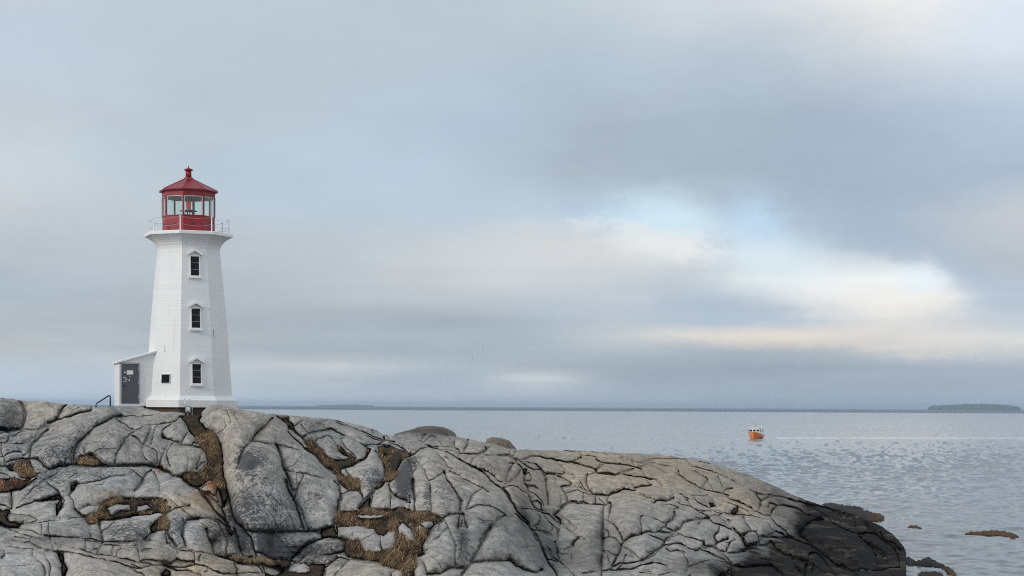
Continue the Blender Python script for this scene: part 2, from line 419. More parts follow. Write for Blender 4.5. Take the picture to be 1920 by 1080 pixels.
JOINTS[(300, 900)] = """
A3 260,0 330,60 430,100 500,190 560,280 610,350 700,420 760,480 790,540
B1.6 430,100 480,150 560,190 640,240 680,300
B 640,130 640,200 680,290
A2 650,100 700,190 710,280 690,300
A2 745,100 770,180 800,290 830,400 890,500 960,550
A2 690,300 730,400 750,490 790,560
A2 890,500 960,560 1040,580 1160,590 1280,600 1400,580 1560,570 1650,580 1740,580 1800,560 1870,545
B1.6 75,380 180,330 320,290
C 280,300 250,400 240,500
A2 400,440 300,450 260,490 250,560 250,640 280,740
A2 75,400 80,500 90,590 130,650 180,740
C 300,460 420,470 520,520
A2 515,540 530,640 580,720 590,830
C 520,540 600,590 660,650 700,740 710,840
B 570,440 650,470 680,520 670,640
B1.6 680,520 720,600 760,680 740,760 735,840
B1.6 390,440 520,430 640,440 700,480 750,520
B1.6 760,640 840,700 900,800 920,840
A2 850,560 870,680 910,800
A2 960,570 1030,650 1060,760 1080,860
C 960,600 1000,680 1020,740 1050,840
C 1190,630 1220,700 1290,850
B1.6 1080,800 1160,820 1240,890
C 1310,640 1380,700 1440,780 1510,830
A2 1470,900 1540,830 1640,740 1740,680 1840,650 1900,640
B 1750,580 1800,610 1850,590 1870,545
B1.6 1560,930 1680,830 1760,770 1800,730
B 1680,830 1690,880 1740,950
B 1690,840 1830,855 1920,845
C 1700,740 1700,800
B1.6 1470,910 1560,945 1740,955 1860,950 1920,920
B1.6 0,700 100,720 190,770 205,820
B 205,780 250,760 400,800 560,840 700,870 820,905 850,950
B1.6 230,795 330,800 380,820 380,910
B 450,840 430,880 430,910
C 540,845 480,890
B1.6 0,915 40,925 100,940 180,900 210,880 300,910 370,920 390,950
B1.6 390,950 450,960 540,990 560,1010 680,1040 830,1060 860,1050
B 540,990 540,1040 500,1050
A3 825,940 850,1000 860,1060 870,1280
B 880,940 1000,950 1100,970 1150,1020 1160,1080 1170,1280
C 1040,970 1040,1010
B 130,980 260,975 380,960
A2 40,960 120,990 200,1020 280,1010 400,1060 460,1080
B 880,1060 1000,1040 1120,1050
B1.6 1160,980 1180,1040
C 820,40 830,140 860,240
C 1410,0 1430,90
A2 1410,0 1430,90 1480,190 1530,280 1570,390 1610,510 1630,570
B1.6 1390,20 1420,90 1480,200
C 1380,120 1440,210 1500,310
B1.6 1590,0 1540,90 1520,190 1500,240
C 1490,140 1470,190
B 1540,280 1600,340 1640,480 1670,570
C 1450,360 1490,450 1505,555
C 1290,555 1370,490 1470,400
C 1225,350 1270,430 1340,560
C 1370,345 1440,300
C 1280,30 1270,130 1220,230
C 930,160 1000,100 1100,30
"""
JOINTS[(600, 760)] = """
A2 0,640 60,700 130,750 190,790 210,860 230,950 235,1060
B1.6 0,375 60,350 120,360 160,420 180,480 200,500
B1.6 240,370 290,360 400,390 480,430 530,490 535,540 480,610
B 240,380 250,410 300,480 350,530 400,580 420,610
C 10,450 60,480
C 170,540 230,600
A2 520,460 580,450 650,440 690,420 715,390 710,360
B 180,190 300,240 400,290 500,340 600,380 700,400
B1.6 0,270 140,265 180,290 250,330 330,360 420,400 490,440 525,465
C 125,200 145,260
B 170,165 250,200 400,270 520,320 640,370 720,390
B 570,270 600,320
B 740,340 770,380 790,420
C 180,185 130,180 30,170
B1.6 640,450 700,440 800,460 900,500 980,520
B 790,420 900,450 970,500
B 690,440 720,400 860,410
A2 620,520 660,580 710,640 715,720 730,800 700,870 620,940 560,1010 500,1070
A2 440,850 445,950 480,1010 500,1070
B1.6 245,990 330,960 430,970 480,1030 490,1080
B1.6 770,880 790,960 800,1000 790,1080
B1.6 1000,610 1020,680 1040,760 1045,900 1060,1080
A2 870,790 800,850 775,890 790,950 840,1010 940,1060 990,1080
B1.6 1030,560 1070,640 1090,720 1050,780 1045,820
B 1000,610 1060,650
B1.6 1060,570 1110,640 1150,680 1190,740 1220,820 1240,900 1245,1000 1250,1080
C 1090,720 1190,720
B1.6 1240,860 1310,800 1390,740
C 1200,740 1300,790 1400,860 1480,920
C 1110,640 1200,680 1290,720 1380,740
A2 1390,740 1430,830 1490,920 1540,990 1580,1080
C 1480,960 1530,1030 1570,1080
B1.6 1050,550 1130,490 1230,465
B 1230,470 1300,530 1360,600 1420,670 1500,720
C 1360,640 1350,700
C 1100,540 1200,590 1300,660 1390,740
B 1460,730 1600,820 1750,900 1900,970
C 1300,500 1450,620 1600,700 1750,800 1920,930
C 1480,720 1600,700 1700,740
C 1500,890 1650,890 1800,930
C 1680,1060 1740,990 1830,950
C 1390,730 1500,800 1650,880 1900,1010
B1.6 860,330 960,300 1060,300 1100,350 1110,400 1200,450 1230,465
C 880,390 960,360 1050,380 1200,460
B1.6 1060,310 1110,360 1130,400 1170,420
B 1130,340 1190,320
B 1140,390 1180,330
B 1160,420 1240,350 1300,350 1350,400 1380,460
B1.6 1150,420 1230,460 1380,470 1490,470 1510,440 1470,380 1420,340
A2 1510,400 1520,470 1560,500 1570,540
A2 1670,390 1660,440 1620,490 1610,540
A2 1560,545 1640,540 1760,550 1850,520 1870,490 1860,470
C 1640,490 1740,470 1850,520
B1.6 1880,500 1920,470
B 1230,465 1310,490 1400,500 1480,510 1560,540
B 1300,475 1400,480 1500,475
B1.6 1540,580 1600,550 1760,550
B1.6 1700,640 1710,600 1780,570 1920,570
A2 1230,465 1350,500 1450,540 1540,590 1640,640 1750,700 1850,760 1920,860
"""
JOINTS[(600, 900)] = """
A2 215,0 230,150 200,260 190,380 160,500
B1.6 150,0 200,60 235,150
B1.6 240,150 320,125 420,130 480,180 490,210
A3 710,0 640,80 560,180 480,250 430,310
A3 580,180 580,320
B1.6 780,60 800,120 790,200 795,320
A2 790,110 840,170 920,210 980,260 1020,270
A2 1050,0 1060,260 1070,350
B 1010,180 1015,320
B1.6 1240,20 1250,200 1260,350
A2 1440,0 1530,130 1570,250 1565,370
C 1440,10 1500,120 1560,230
A2 670,600 690,700 695,830
C 440,710 500,660 600,610 660,600
C 360,530 370,600 350,690
B1.6 0,860 130,840 270,810
C 130,760 130,820
C 30,880 40,940
A2 40,1000 200,870 330,900
B1.6 330,900 260,970 170,1070 120,1280
C 620,940 680,1010 720,1070
B 40,1000 60,1060
B1.6 790,1020 860,1000 940,1010
B1.6 1410,450 1450,540 1500,640 1530,740 1520,860 1520,980
B1.6 1450,540 1350,620 1270,700 1200,800
B 1320,570 1330,500 1400,460
A2 1400,430 1460,395 1560,385 1620,390
A2 1570,250 1570,390 1560,540
B1.6 1130,890 1170,960 1200,1030
B1.6 1140,860 1210,820
A2 1200,1060 1350,1050 1450,1000 1610,990
C 1210,830 1330,940 1390,1030
C 1300,715 1330,780
A3 1500,1280 1580,1080 1640,1000 1700,920 1760,800 1830,690 1920,540
A2 1700,925 1800,935 1920,910
B 1610,450 1600,530
B 1640,330 1650,270 1700,180 1830,110
B 1660,330 1750,285 1920,285
B1.6 1610,370 1650,500 1660,530
C 1760,430 1850,460 1920,460
C 1600,540 1600,860
C 1570,30 1740,50 1920,130
"""
JOINTS[(900, 780)] = """
B1.6 0,400 70,380 150,330
B 0,430 70,390
B1.6 0,445 100,450 200,445 330,440
B1.6 330,400 340,440 430,490
B1.6 410,390 380,450
B 0,480 80,455 200,450
A2 200,450 330,455 410,500 450,560 470,580
A2 330,540 380,530 330,610 310,700 300,770
A2 470,580 400,680 340,740 300,770
C 240,590 230,680
C 190,500 195,560
A2 0,600 60,660 150,740 230,800 290,880 330,960 400,1040 420,1080
B 40,600 130,650 210,720 290,770
A2 490,590 490,760 520,790
A2 520,790 540,880 570,960 600,1030
B1.6 260,810 330,790 410,790
B 410,790 470,850 530,870
A2 690,610 740,680 750,800 770,1000
B 520,650 560,640 590,690 570,730 520,730
B 540,800 590,790 650,820
B1.6 560,860 620,880 680,940 710,1000
B1.6 590,960 640,950 680,990 690,1040
A2 740,660 780,645 840,660
B 840,660 880,760 910,860 910,1000
C 780,800 840,850 850,960
C 780,930 850,970
A2 920,800 960,860 990,930 980,990 900,1030
A2 920,800 1000,770 1030,750 960,710 840,660
A2 450,500 520,560 620,610 690,600
A2 640,540 700,600 760,650
B 450,500 560,530 640,540
A2 440,490 560,460 660,450
B1.6 860,510 890,560 940,600
A2 760,640 860,660 930,660 940,640
C 800,570 880,620 930,650
A2 660,450 760,485 870,500 990,520 1040,525 1100,490 1140,470
B1.6 940,600 1000,650 1080,670 1050,700
B1.6 1140,450 1130,540
A2 1050,530 1130,545 1220,575 1290,590
B1.6 1310,480 1360,530 1300,590
A2 1310,490 1400,530 1520,545 1620,560 1720,580 1800,590
A3 1290,600 1310,640 1420,650 1530,665 1600,640 1720,600
B1.6 1300,600 1380,545
C 1430,625 1450,645
C 1450,560 1490,610
B 1610,570 1590,640
B 1620,510 1640,570
B 1660,510 1690,570
B 1700,520 1730,580
B1.6 1770,530 1830,525 1920,495
B 900,385 1000,400 1220,405 1400,415 1540,470 1780,530
B 1140,440 1300,460 1310,480
C 1400,420 1560,440 1700,500
A2 1580,655 1680,660 1780,680 1860,690 1920,710
B1.6 1680,660 1710,720 1730,800
B1.6 1790,590 1840,640 1860,690 1890,760
A2 1200,660 1200,750 1230,830 1270,890
B1.6 1130,730 1160,790 1220,850 1270,890
C 1165,680 1190,710
A2 1730,805 1800,790 1920,770
C 1480,720 1530,780 1550,840
C 1550,780 1640,800 1720,810
C 1490,820 1500,860
A2 1270,890 1360,890 1440,885 1520,860 1610,830 1730,840
B1.6 1730,840 1760,805
B 930,820 1020,780 1130,800 1220,850
B 980,870 1100,830 1170,850 1230,890 1270,895
B 1170,850 1150,930 1160,960
B1.6 1290,890 1300,1000
A2 960,1000 1030,970 1150,965 1260,1000 1410,1000
B 1340,930 1400,980
A2 1420,1000 1460,970 1475,990 1470,1080
B1.6 1440,890 1430,960
A2 600,1030 700,1060
B 1210,660 1280,640
C 1340,760 1450,790 1540,790
C 1250,720 1350,750
C 560,470 700,520 840,600
C 940,560 1080,590 1200,600
C 1000,690 1100,700 1190,690
C 1100,740 1140,800 1200,830
"""
JOINTS[(900, 900)] = """
A2 260,90 330,190 350,260 430,370 500,440 580,560
A2 410,380 460,430 520,500 590,590 660,690 720,820 760,920 830,1000 860,1080 900,1280
A2 0,700 60,610 130,510 200,430 270,395
B1.6 320,420 370,390 420,375
B 0,280 100,290 190,325 270,370 320,420
C 270,330 300,290
C 0,490 130,460
C 190,530 250,500 330,520
C 310,540 290,680 330,800 340,890
C 460,760 600,740 680,740
A2 0,930 150,905 340,905 400,970 480,1020 620,1035 710,1000
C 210,910 270,940 350,930
B1.6 470,330 560,330 640,345 700,370 780,400 860,470 900,490
B 590,520 660,500 680,430 660,390
B1.6 590,560 680,570 780,580 810,540 805,500
B 620,510 640,550
B 700,380 770,470 860,540 880,620 840,690
A2 590,570 650,640 720,820 760,900
B1.6 700,590 780,600 820,680 870,790 880,820
B 780,580 820,620 840,690
B 740,730 790,790 800,880
B1.6 870,820 890,880 880,920 800,900 760,900
A2 840,690 870,780 880,820
B1.6 900,500 880,600 850,690
B1.6 900,490 940,490 1020,570 1100,650
A2 1110,660 1070,700 1050,740
B 950,780 1040,760
B1.6 920,830 1000,830 1030,760
A2 830,400 900,330 980,280 1060,265 1150,260
A2 850,410 900,450 910,490
A2.6 1400,280 1385,420 1375,560 1375,700 1370,850 1365,1040 1340,1280
B 1110,660 1160,660 1190,670
C 1190,670 1250,740 1320,800 1350,840
C 1060,350 1180,380 1290,430 1370,500
B 1080,700 1050,800 1040,900
C 1100,820 1200,840 1260,820
C 1260,840 1300,820
B1.6 820,870 900,920 1000,1000 1080,1080 1200,1280
B1.6 1475,260 1470,340 1450,450
B1.6 1395,450 1450,460 1540,530 1590,620 1620,690
B 1390,550 1440,580 1450,640
B1.6 1380,660 1450,645 1530,660 1590,740
A2 1590,740 1570,820 1520,900 1480,970 1475,1010
B 1385,800 1450,820 1530,860
B 1380,810 1440,850 1460,940
B1.6 1370,950 1420,1010
A2.6 1590,745 1650,690 1740,630 1830,600 1920,580
B1.6 1830,405 1805,440 1815,520 1820,600
C 1830,405 1900,400
B 1590,745 1680,780 1770,850 1820,910
B 1610,910 1640,850 1720,870 1800,900
B 1720,850 1750,880
B1.6 1830,910 1920,870
A2 1480,980 1560,950 1700,940 1830,910
A2 1380,1020 1540,1010 1700,1020 1820,960 1920,940
B1.6 1160,1050 1300,1040 1540,1030 1650,1040 1720,1080 1800,1280
B1.6 1690,1020 1800,1005 1920,1040
B 1530,1000 1600,960
"""
JOINTS[(1200, 820)] = """
B1.6 0,290 60,270 150,245 300,240 480,250 620,260 700,265 800,290
B 520,270 590,330 680,350 780,370 870,400
B1.6 780,370 870,405 980,460 1080,510 1200,580
C 1080,490 1140,500 1250,510 1320,530
B1.6 1200,580 1300,620 1440,640 1550,665
C 1230,430 1330,530 1500,640
C 900,330 1050,400 1200,440
B1.6 110,290 160,300 260,320 360,330 400,350 420,390
B1.6 0,325 110,290
A2 420,390 420,420 520,480 600,540 700,570
B 110,320 200,360 330,420 470,500 600,570 620,575
B 610,380 700,430 745,470
A2 745,470 720,520 700,560
B1.6 740,450 760,500 780,530
B1.6 880,440 910,520 940,590
C 940,560 960,590
A2 700,570 760,590 830,600 940,640
B 800,540 820,590
A2 1040,570 960,600 940,640 1010,660
A2 940,640 1010,690 1120,730 1220,790 1320,830
A2 1310,640 1350,690 1350,760 1320,830
C 1100,630 1120,690
C 1000,620 1050,640
A2 1350,720 1400,690 1450,660
A2 1330,830 1380,870 1450,890
A2 1440,780 1460,740 1540,770
A2 1540,770 1480,830 1450,890
B1.6 1430,690 1550,665 1700,690 1800,740 1920,780
A2 1540,775 1640,765 1740,790 1920,880
A2 1450,895 1520,960 1570,1000
A2 1820,1080 1840,1000 1920,950
C 1700,690 1800,770 1920,860
B1.6 620,570 700,610 760,650 830,720 870,790
B 590,665 680,650 770,655
B1.6 590,665 680,730 790,800 880,850 920,860
B1.6 870,790 920,760 950,715
B1.6 870,790 920,840 1000,860
C 920,770 970,820 1000,860
C 960,710 1080,760 1100,780
B1.6 1000,860 1100,870 1200,890 1290,900 1330,910
C 1200,830 1250,890
B1.6 950,715 1080,770 1200,830 1260,890 1340,910 1430,960 1500,1060
C 700,600 850,650 1000,720 1200,810 1400,910
B1.6 0,360 40,400 60,450 90,510
B1.6 0,440 80,460 160,470 220,500 250,540
B1.6 0,550 60,540 100,530
C 250,430 310,500 450,540 600,570
B1.6 350,610 420,640 480,660 550,700
A2 150,740 200,710 290,710 370,680
B1.6 330,670 370,640
B 370,690 450,750 560,780
B1.6 520,700 550,740 570,780
B1.6 690,850 740,830 800,835
B 580,780 660,820 740,830
B1.6 570,780 650,830 700,860 780,920
A2 390,830 390,870 350,920 290,960
B1.6 150,920 230,950 280,970
A2 290,960 290,1000 230,1020 220,1070
A2 280,1010 340,1040 380,1060 440,1030
A3 440,1020 480,960 560,930 700,930 780,930
A2 650,970 680,940
C 470,1000 560,970 640,960
B1.6 780,920 830,880 900,880
B1.6 780,930 850,970 930,1000 1060,1050
B 870,880 950,960 1060,1050
B1.6 980,930 1020,990 1060,1050
B1.6 20,890 10,950 20,1070
C 150,790 230,790
B 260,770 330,750 440,790 340,805
C 270,730 300,760
C 470,860 560,890 650,910 770,915
B1.6 0,630 80,660 160,690 185,710 150,740
C 40,570 45,640
C 160,760 230,800 320,850
"""
JOINTS[(1200, 900)] = """
A2 0,600 70,585 150,585 220,580
B1.6 85,600 150,640 250,680 270,690
C 190,590 210,640
A3 220,580 330,600 400,570
A3 440,540 380,600 330,640 290,680 270,740
A2 270,740 220,770 160,790 80,860 0,915
B 320,700 350,650 440,620
B1.6 430,600 500,640 600,660 700,700 720,720
A3 720,720 690,780 650,800
A3 720,740 820,750 870,700
A2 890,520 885,570 830,630
A2 830,630 860,700
C 660,500 750,570 830,640
A2 840,740 900,690 980,660
A2 1010,700 990,760 970,820
B 1010,700 1060,670
B 900,690 1000,710
A3 840,750 900,800 980,830 1080,820 1200,760
A2 780,460 880,505 960,530 1060,580 1140,640 1190,720 1200,760
A3 1060,550 1150,620 1250,560
C 1000,450 1060,480 1160,530 1250,560
B1.6 1000,450 1060,540
A2 1150,430 1200,500 1250,550
A2 1340,640 1430,640 1480,600 1520,580
A3 1520,580 1600,610 1660,650
C 1450,500 1500,580
B1.6 1260,410 1340,430 1430,480 1500,580
A2 1560,510 1640,580 1700,650 1800,700 1920,740
B1.6 0,930 60,900 160,840 250,770 290,740 400,715 450,720 530,760 620,800
B 300,780 340,810 400,800 500,810
B1.6 410,790 480,820 520,880 540,940 520,1010 490,1050
B 300,980 350,1010 400,1040
B1.6 0,950 160,935 290,960 350,1020
B1.6 0,1040 100,1060 200,1060 350,1040 480,1050
B1.6 530,980 610,960 680,930 780,915 860,920
C 220,1010 270,1050
A2 620,800 740,800 840,850 950,900 1010,950 1020,1000
A2 700,770 830,765 930,830 1000,900 1030,950 1030,1060 1060,1280
B1.6 500,1050 560,1075
A2 1000,1020 960,1060 900,1080
B1.6 760,910 900,920 1000,960
B 80,810 150,790 200,800 180,830 90,830
A2 1000,840 1200,790 1340,740 1430,740
A2 1430,740 1480,710 1520,760 1600,820 1720,890 1880,910
B1.6 1720,890 1760,970 1820,1060
A3 1880,880 1870,960 1850,1080 1840,1280
A2 1040,960 1150,980 1250,970 1370,960 1480,980 1600,1050 1700,1280
A2 1340,740 1340,690 1380,660 1500,650 1700,650
C 1100,900 1250,880 1400,880 1550,940
C 1050,880 1180,840 1330,790
"""
JOINTS[(1480, 900)] = """
A2 0,215 120,255 240,290 340,300 450,330 560,350 620,372
C 0,290 150,350 300,430 400,460
A2 120,610 150,540 200,490 260,460 380,460
B 240,300 360,380 480,470 600,550
C 260,470 400,560 520,640 650,760 770,850
B1.6 560,370 590,450 600,500 620,550
B 650,430 670,400
B1.6 730,440 745,510
B 860,490 890,550
B1.6 600,550 700,580 780,610
A2 780,610 850,600 960,610 1060,680 1170,760 1220,850 1240,980
A2 780,640 900,720 1000,800 1050,830
C 900,620 1000,700 1050,800
A2 780,640 880,720 960,800 990,900 1000,1010
A2 970,770 1060,830 1110,940
A2 1030,590 1080,680 1170,720 1250,790
C 900,560 1030,640
A2 130,630 200,670 280,760 370,850 480,920 560,980 690,1040
A2 0,640 100,690 200,720 300,800
A2 200,880 240,830 290,820 400,920 480,1020 530,1080 600,1280
B 250,890 275,960 250,1040
B 40,890 80,980 130,1070
A2 0,850 80,890 180,920 200,900
A2 570,960 650,1000 770,1075
A2 690,1030 850,1020 1000,1020 1100,1000 1240,980
C 100,230 260,330 420,420
C 350,380 520,500 640,640
"""
# soil pockets: g = dry grass grows on it, k = bare dark soil, also put for shade in gaps and overhangs
SOIL = [
 ('g', (0, 740), "830,770 900,700 960,680 1020,670 1070,700 1130,750 1200,790 1060,800 930,790"),
 ('g', (0, 740), "90,830 200,750 330,735 350,800 375,890 400,910 330,945 260,930 190,870 110,860"),
 ('g', (0, 740), "-200,965 0,970 100,950 250,955 340,950 380,960 330,1010 250,1050 150,1080 140,1085 0,1095 -200,1100"),
 ('k', (0, 900), "420,240 520,210 600,180 680,170 700,210 600,230 480,240"),  # shadow of an overhang, filled with the dark soil colour
 ('k', (0, 900), "800,75 865,45 840,100 800,130"),
 ('k', (0, 900), "630,280 690,200 700,300 640,400"),
 ('k', (0, 900), "-200,340 0,340 100,340 110,360 70,420 100,470 250,490 200,530 100,540 0,500 -200,500"),
 ('g', (0, 900), "840,330 920,395 985,440 990,490 1100,480 1110,450 1280,440 1500,400 1800,375 1860,390 1920,350 1920,330 1870,320 1860,250 1780,230 1560,210 1420,205 1290,215 1160,270 1130,290 1100,390 1000,410 900,380"),
 ('g', (0, 900), "1680,530 1740,460 1850,400 1890,380 1880,560 1780,560 1690,590"),
 ('k', (0, 900), "665,825 720,835 730,920 775,990 740,1080 705,1080 700,960 670,880"),
 ('k', (300, 740), "240,245 280,230 300,210 460,200 470,260 450,300 500,380 590,410 460,440 400,500 330,420 320,380 290,310"),
 ('g', (300, 740), "400,500 460,440 590,410 640,470 680,560 690,640 700,720 710,830 720,900 740,960 745,1060 680,1075 640,1000 560,960 430,1040 330,1020 280,960 200,910 380,900 500,850 520,780 510,680 500,640 460,600 460,560"),
 ('k', (300, 900), "650,100 745,90 770,200 720,300 690,200"),
 ('g', (300, 740), "1340,270 1430,250 1440,300 1500,350 1540,420 1600,480 1640,510 1700,510 1760,560 1830,640 1900,710 1920,720 1920,820 1850,770 1760,700 1670,630 1650,590 1690,600 1640,540 1580,470 1510,410 1440,370 1420,310"),
 ('k', (300, 900), "750,500 800,560 840,600 800,640 760,560"),
 ('k', (300, 900), "1780,600 1900,590 1920,640 1850,650"),
 ('g', (300, 900), "600,840 740,840 900,840 960,870 1040,850 1090,870 1240,890 1310,895 1470,900 1470,950 1410,1000 1300,970 1150,950 860,930 820,905 720,870"),
 ('k', (300, 900), "20,1060 60,1010 110,1030 110,1080 20,1080"),
 ('k', (300, 900), "1400,1000 1700,955 1860,950 1830,1100 1700,1180 1180,1180 1180,1060 1300,1080"),
 ('g', (600, 760), "0,510 60,600 200,610 350,600 400,620 440,640 380,680 300,700 240,720 330,790 370,830 440,850 440,940 330,960 250,900 215,850 190,770 130,730 60,680 0,620"),
 ('g', (600, 760), "190,460 240,470 300,540 350,560 400,600 380,620 330,590 250,540 200,490"),
 ('g', (600, 760), "540,480 580,500 570,540 530,590 480,630 400,660 420,620 480,610 530,560"),
 ('g', (600, 760), "640,480 700,450 800,470 880,510 990,530 1050,540 1020,560 950,590 910,650 880,720 870,790 800,850 750,860 720,860 730,800 720,720 710,640 660,570"),
 ('g', (600, 760), "730,850 700,910 640,940 610,940 690,860"),
 ('k', (600, 900), "430,310 560,190 580,330 440,330"),
 ('g', (600, 900), "200,370 550,320 900,330 1070,355 1250,365 1400,435 1290,500 1220,590 1190,700 1150,780 1160,840 1070,890 1060,960 1050,1180 940,1180 930,1010 850,990 740,960 640,910 480,890 320,870 270,810 290,700 190,640 180,520 170,440"),
 ('k', (600, 900), "0,560 160,510 195,650 0,650"),
 ('k', (900, 780), "480,590 530,590 530,640 500,660 485,640"),
 ('k', (1200, 820), "780,740 830,740 850,770 800,790"),
 ('k', (1200, 820), "1020,850 1060,800 1100,780 1110,830 1060,870"),
 ('k', (1200, 900), "1060,560 1150,625 1230,570 1320,575 1340,690 1310,735 1220,755 1190,740 1150,660"),
]
# stones lying in the soil pockets: survey outline, and a label when the stone lies loose
LOOSE = [
 ((0, 900), "880,340 1000,290 1130,280 1090,390 1000,405 930,395", "pale stone at the left end of the dark slot below the upper slab"),
 ((0, 900), "1180,300 1300,275 1470,270 1485,340 1330,370 1250,415", "longest pale stone wedged in the dark slot below the upper slab"),
 ((0, 900), "1540,280 1660,280 1700,325 1540,358", "short pale stone at the right end of the dark slot below the slab"),
 ((600, 760), "225,722 280,710 340,790 300,808 240,770", "small grey stone in brown grass to the right of the biggest dome"),
 ((600, 760), "700,550 780,545 790,575 730,582", "small pale flat stone in brown grass above the narrow wedge rock"),
 ((600, 900), "195,535 360,530 480,530 600,545 660,600 720,620 760,575 850,575 865,700 840,780 690,830 600,840 520,830 440,700 350,690 300,660 200,640", "large squared grey boulder split in two inside the brown grass hollow"),
 ((600, 900), "415,400 470,390 740,390 680,430 560,450 450,430", "flat pale slab lying in grass just above the split boulder"),
 ((600, 900), "880,540 920,490 1000,540 1050,610 1060,660 1090,690 1060,700 980,690 930,620 890,640", "pointed pale stone leaning in grass right of the split boulder"),
 ((600, 900), "1105,500 1150,520 1170,590 1150,600 1110,550", "thin upright pale stone between the pointed stone and the whitest stone"),
 ((600, 900), "1140,480 1200,460 1270,460 1280,500 1210,570 1180,540", "whitest stone at the right corner of the grass hollow"),
 ((600, 900), "890,320 930,305 970,315 960,335 900,335", "tiny grey stone at the foot of the lichen blackened rock"),
 ((300, 900), "1420,1020 1460,970 1530,935 1620,940 1690,980 1700,1040 1640,1060 1500,1060 1440,1050", "rounded blue grey boulder sitting alone in the straw at the bottom"),
 ((300, 900), "450,100 500,60 560,35 630,40 645,100 640,150 620,190 560,160 480,130", "stone capped with orange lichen at the foot of the grassy gully"),
 ((1200, 900), "1165,630 1230,572 1320,577 1338,690 1308,718 1220,736 1192,690", "squared grey boulder perched in a dark notch of the right slope"),
 ((600, 900), "800,1040 860,1005 935,1020 945,1075 890,1110 810,1100", "small dark stone at the bottom edge below the long brown grass"),
 ((300, 740), "355,565 385,540 440,545 462,572 440,590 380,585", "small round stone at the left edge of the grassy gully"),
]
# pale quartz veins
VEINS = [((300, 740), "750,850 830,855 940,880 1060,850 1200,820 1380,785 1500,755 1640,710 1700,685"),
 ((300, 740), "1850,655 1920,660"), ((0, 900), "120,520 300,470 450,420 640,370"),
 ((0, 900), "860,340 1000,290 1200,235 1300,215 1440,140 1600,110 1800,50 1920,10 2040,-10"),
 ((300, 900), "950,485 1070,475 1200,480"), ((300, 900), "1280,390 1480,350 1620,355 1900,380"),
 ((900, 900), "380,500 460,470 600,560"), ((600, 900), "1500,540 1640,540 1900,520")]
# stains: kind, centre x, y, radius x, y, strength   (l dark lichen, w black algae and painted dark undersides at centre right, b tan, r orange lichen, p pale)
STAINS = [('l', 110, 840, 60, 40, .8), ('l', 75, 910, 60, 30, .8), ('l', 160, 880, 120, 30, .5), ('l', 230, 820, 60, 40, .45), ('l', 15, 790, 40, 60, 1.0),
 ('l', 465, 868, 26, 26, 1.6), ('l', 460, 950, 45, 45, 1.1), ('l', 330, 985, 22, 40, .9), ('l', 545, 920, 60, 60, .4), ('l', 590, 800, 40, 20, .7),
 ('l', 560, 945, 60, 60, .3), ('l', 700, 900, 25, 25, 1.2), ('l', 757, 905, 16, 32, 2.2), ('l', 770, 870, 16, 18, 1.0), ('l', 800, 930, 10, 22, .9),
 ('l', 835, 925, 30, 30, .6), ('l', 790, 1040, 20, 30, .5), ('l', 870, 1020, 16, 60, .9), ('l', 500, 1010, 24, 26, 1.3), ('l', 520, 1030, 40, 20, 1.0), ('l', 240, 1000, 50, 25, 1.2),
 ('l', 560, 1035, 60, 24, .9), ('l', 620, 1040, 40, 26, .8), ('l', 780, 840, 40, 20, .5), ('l', 900, 880, 70, 30, .45), ('l', 1020, 905, 40, 30, .4),
 ('l', 395, 1010, 40, 40, .7), ('l', 450, 1010, 18, 34, 1.2), ('l', 690, 840, 50, 20, .5), ('l', 1080, 970, 40, 20, .5), ('l', 480, 830, 60, 30, .2),
 ('w', 868, 1010, 13, 50, .4), ('w', 1095, 1050, 60, 30, .3), ('w', 455, 1020, 12, 26, .6), ('w', 507, 1020, 8, 24, .55), ('w', 400, 1010, 14, 22, .6), ('w', 420, 960, 18, 60, .45),
 ('w', 1240, 935, 8, 6, .6), ('w', 1150, 1030, 45, 45, .15), ('w', 1010, 1000, 40, 60, .3), ('w', 945, 985, 60, 40, .22), ('w', 20, 785, 18, 24, .5), ('w', 120, 1010, 80, 14, .35), ('w', 1320, 1065, 60, 24, .5), ('w', 1120, 1000, 24, 34, .15), ('w', 1030, 1040, 26, 34, .3), ('w', 980, 960, 12, 40, .35), ('w', 800, 806, 70, 14, .55),
 ('b', 250, 1060, 400, 34, .5), ('b', 80, 770, 60, 30, .6), ('b', 500, 770, 130, 40, .45), ('b', 430, 850, 60, 90, .4), ('b', 400, 940, 40, 60, .9), ('b', 1120, 880, 320, 80, .9),
 ('b', 1400, 945, 60, 24, 1.4), ('b', 1115, 862, 26, 14, 1.6), ('b', 340, 945, 60, 20, 1.0), ('b', 200, 930, 30, 8, 1.0), ('b', 1250, 890, 150, 40, .5), ('b', 1600, 1000, 50, 30, .3),
 ('b', 720, 1070, 120, 30, .4), ('b', 400, 1060, 120, 30, .7),
 ('r', 401, 908, 13, 9, 1.6), ('r', 302, 880, 5, 8, 1.2), ('r', 385, 930, 18, 20, .5), ('r', 210, 928, 10, 6, .6),
 ('p', 350, 1000, 22, 20, .6), ('p', 560, 1065, 26, 14, .7), ('p', 655, 968, 30, 8, .8), ('p', 760, 985, 50, 20, .6), ('p', 30, 1060, 120, 30, .5), ('p', 690, 1000, 40, 20, .25), ('p', 700, 870, 30, 40, .2), ('p', 250, 960, 60, 8, .5)]
WET = "1290,1160 1330,1090 1372,1048 1395,1018 1440,1000 1470,975 1440,955 1452,925 1480,932 1540,948 1760,960 1760,1160"
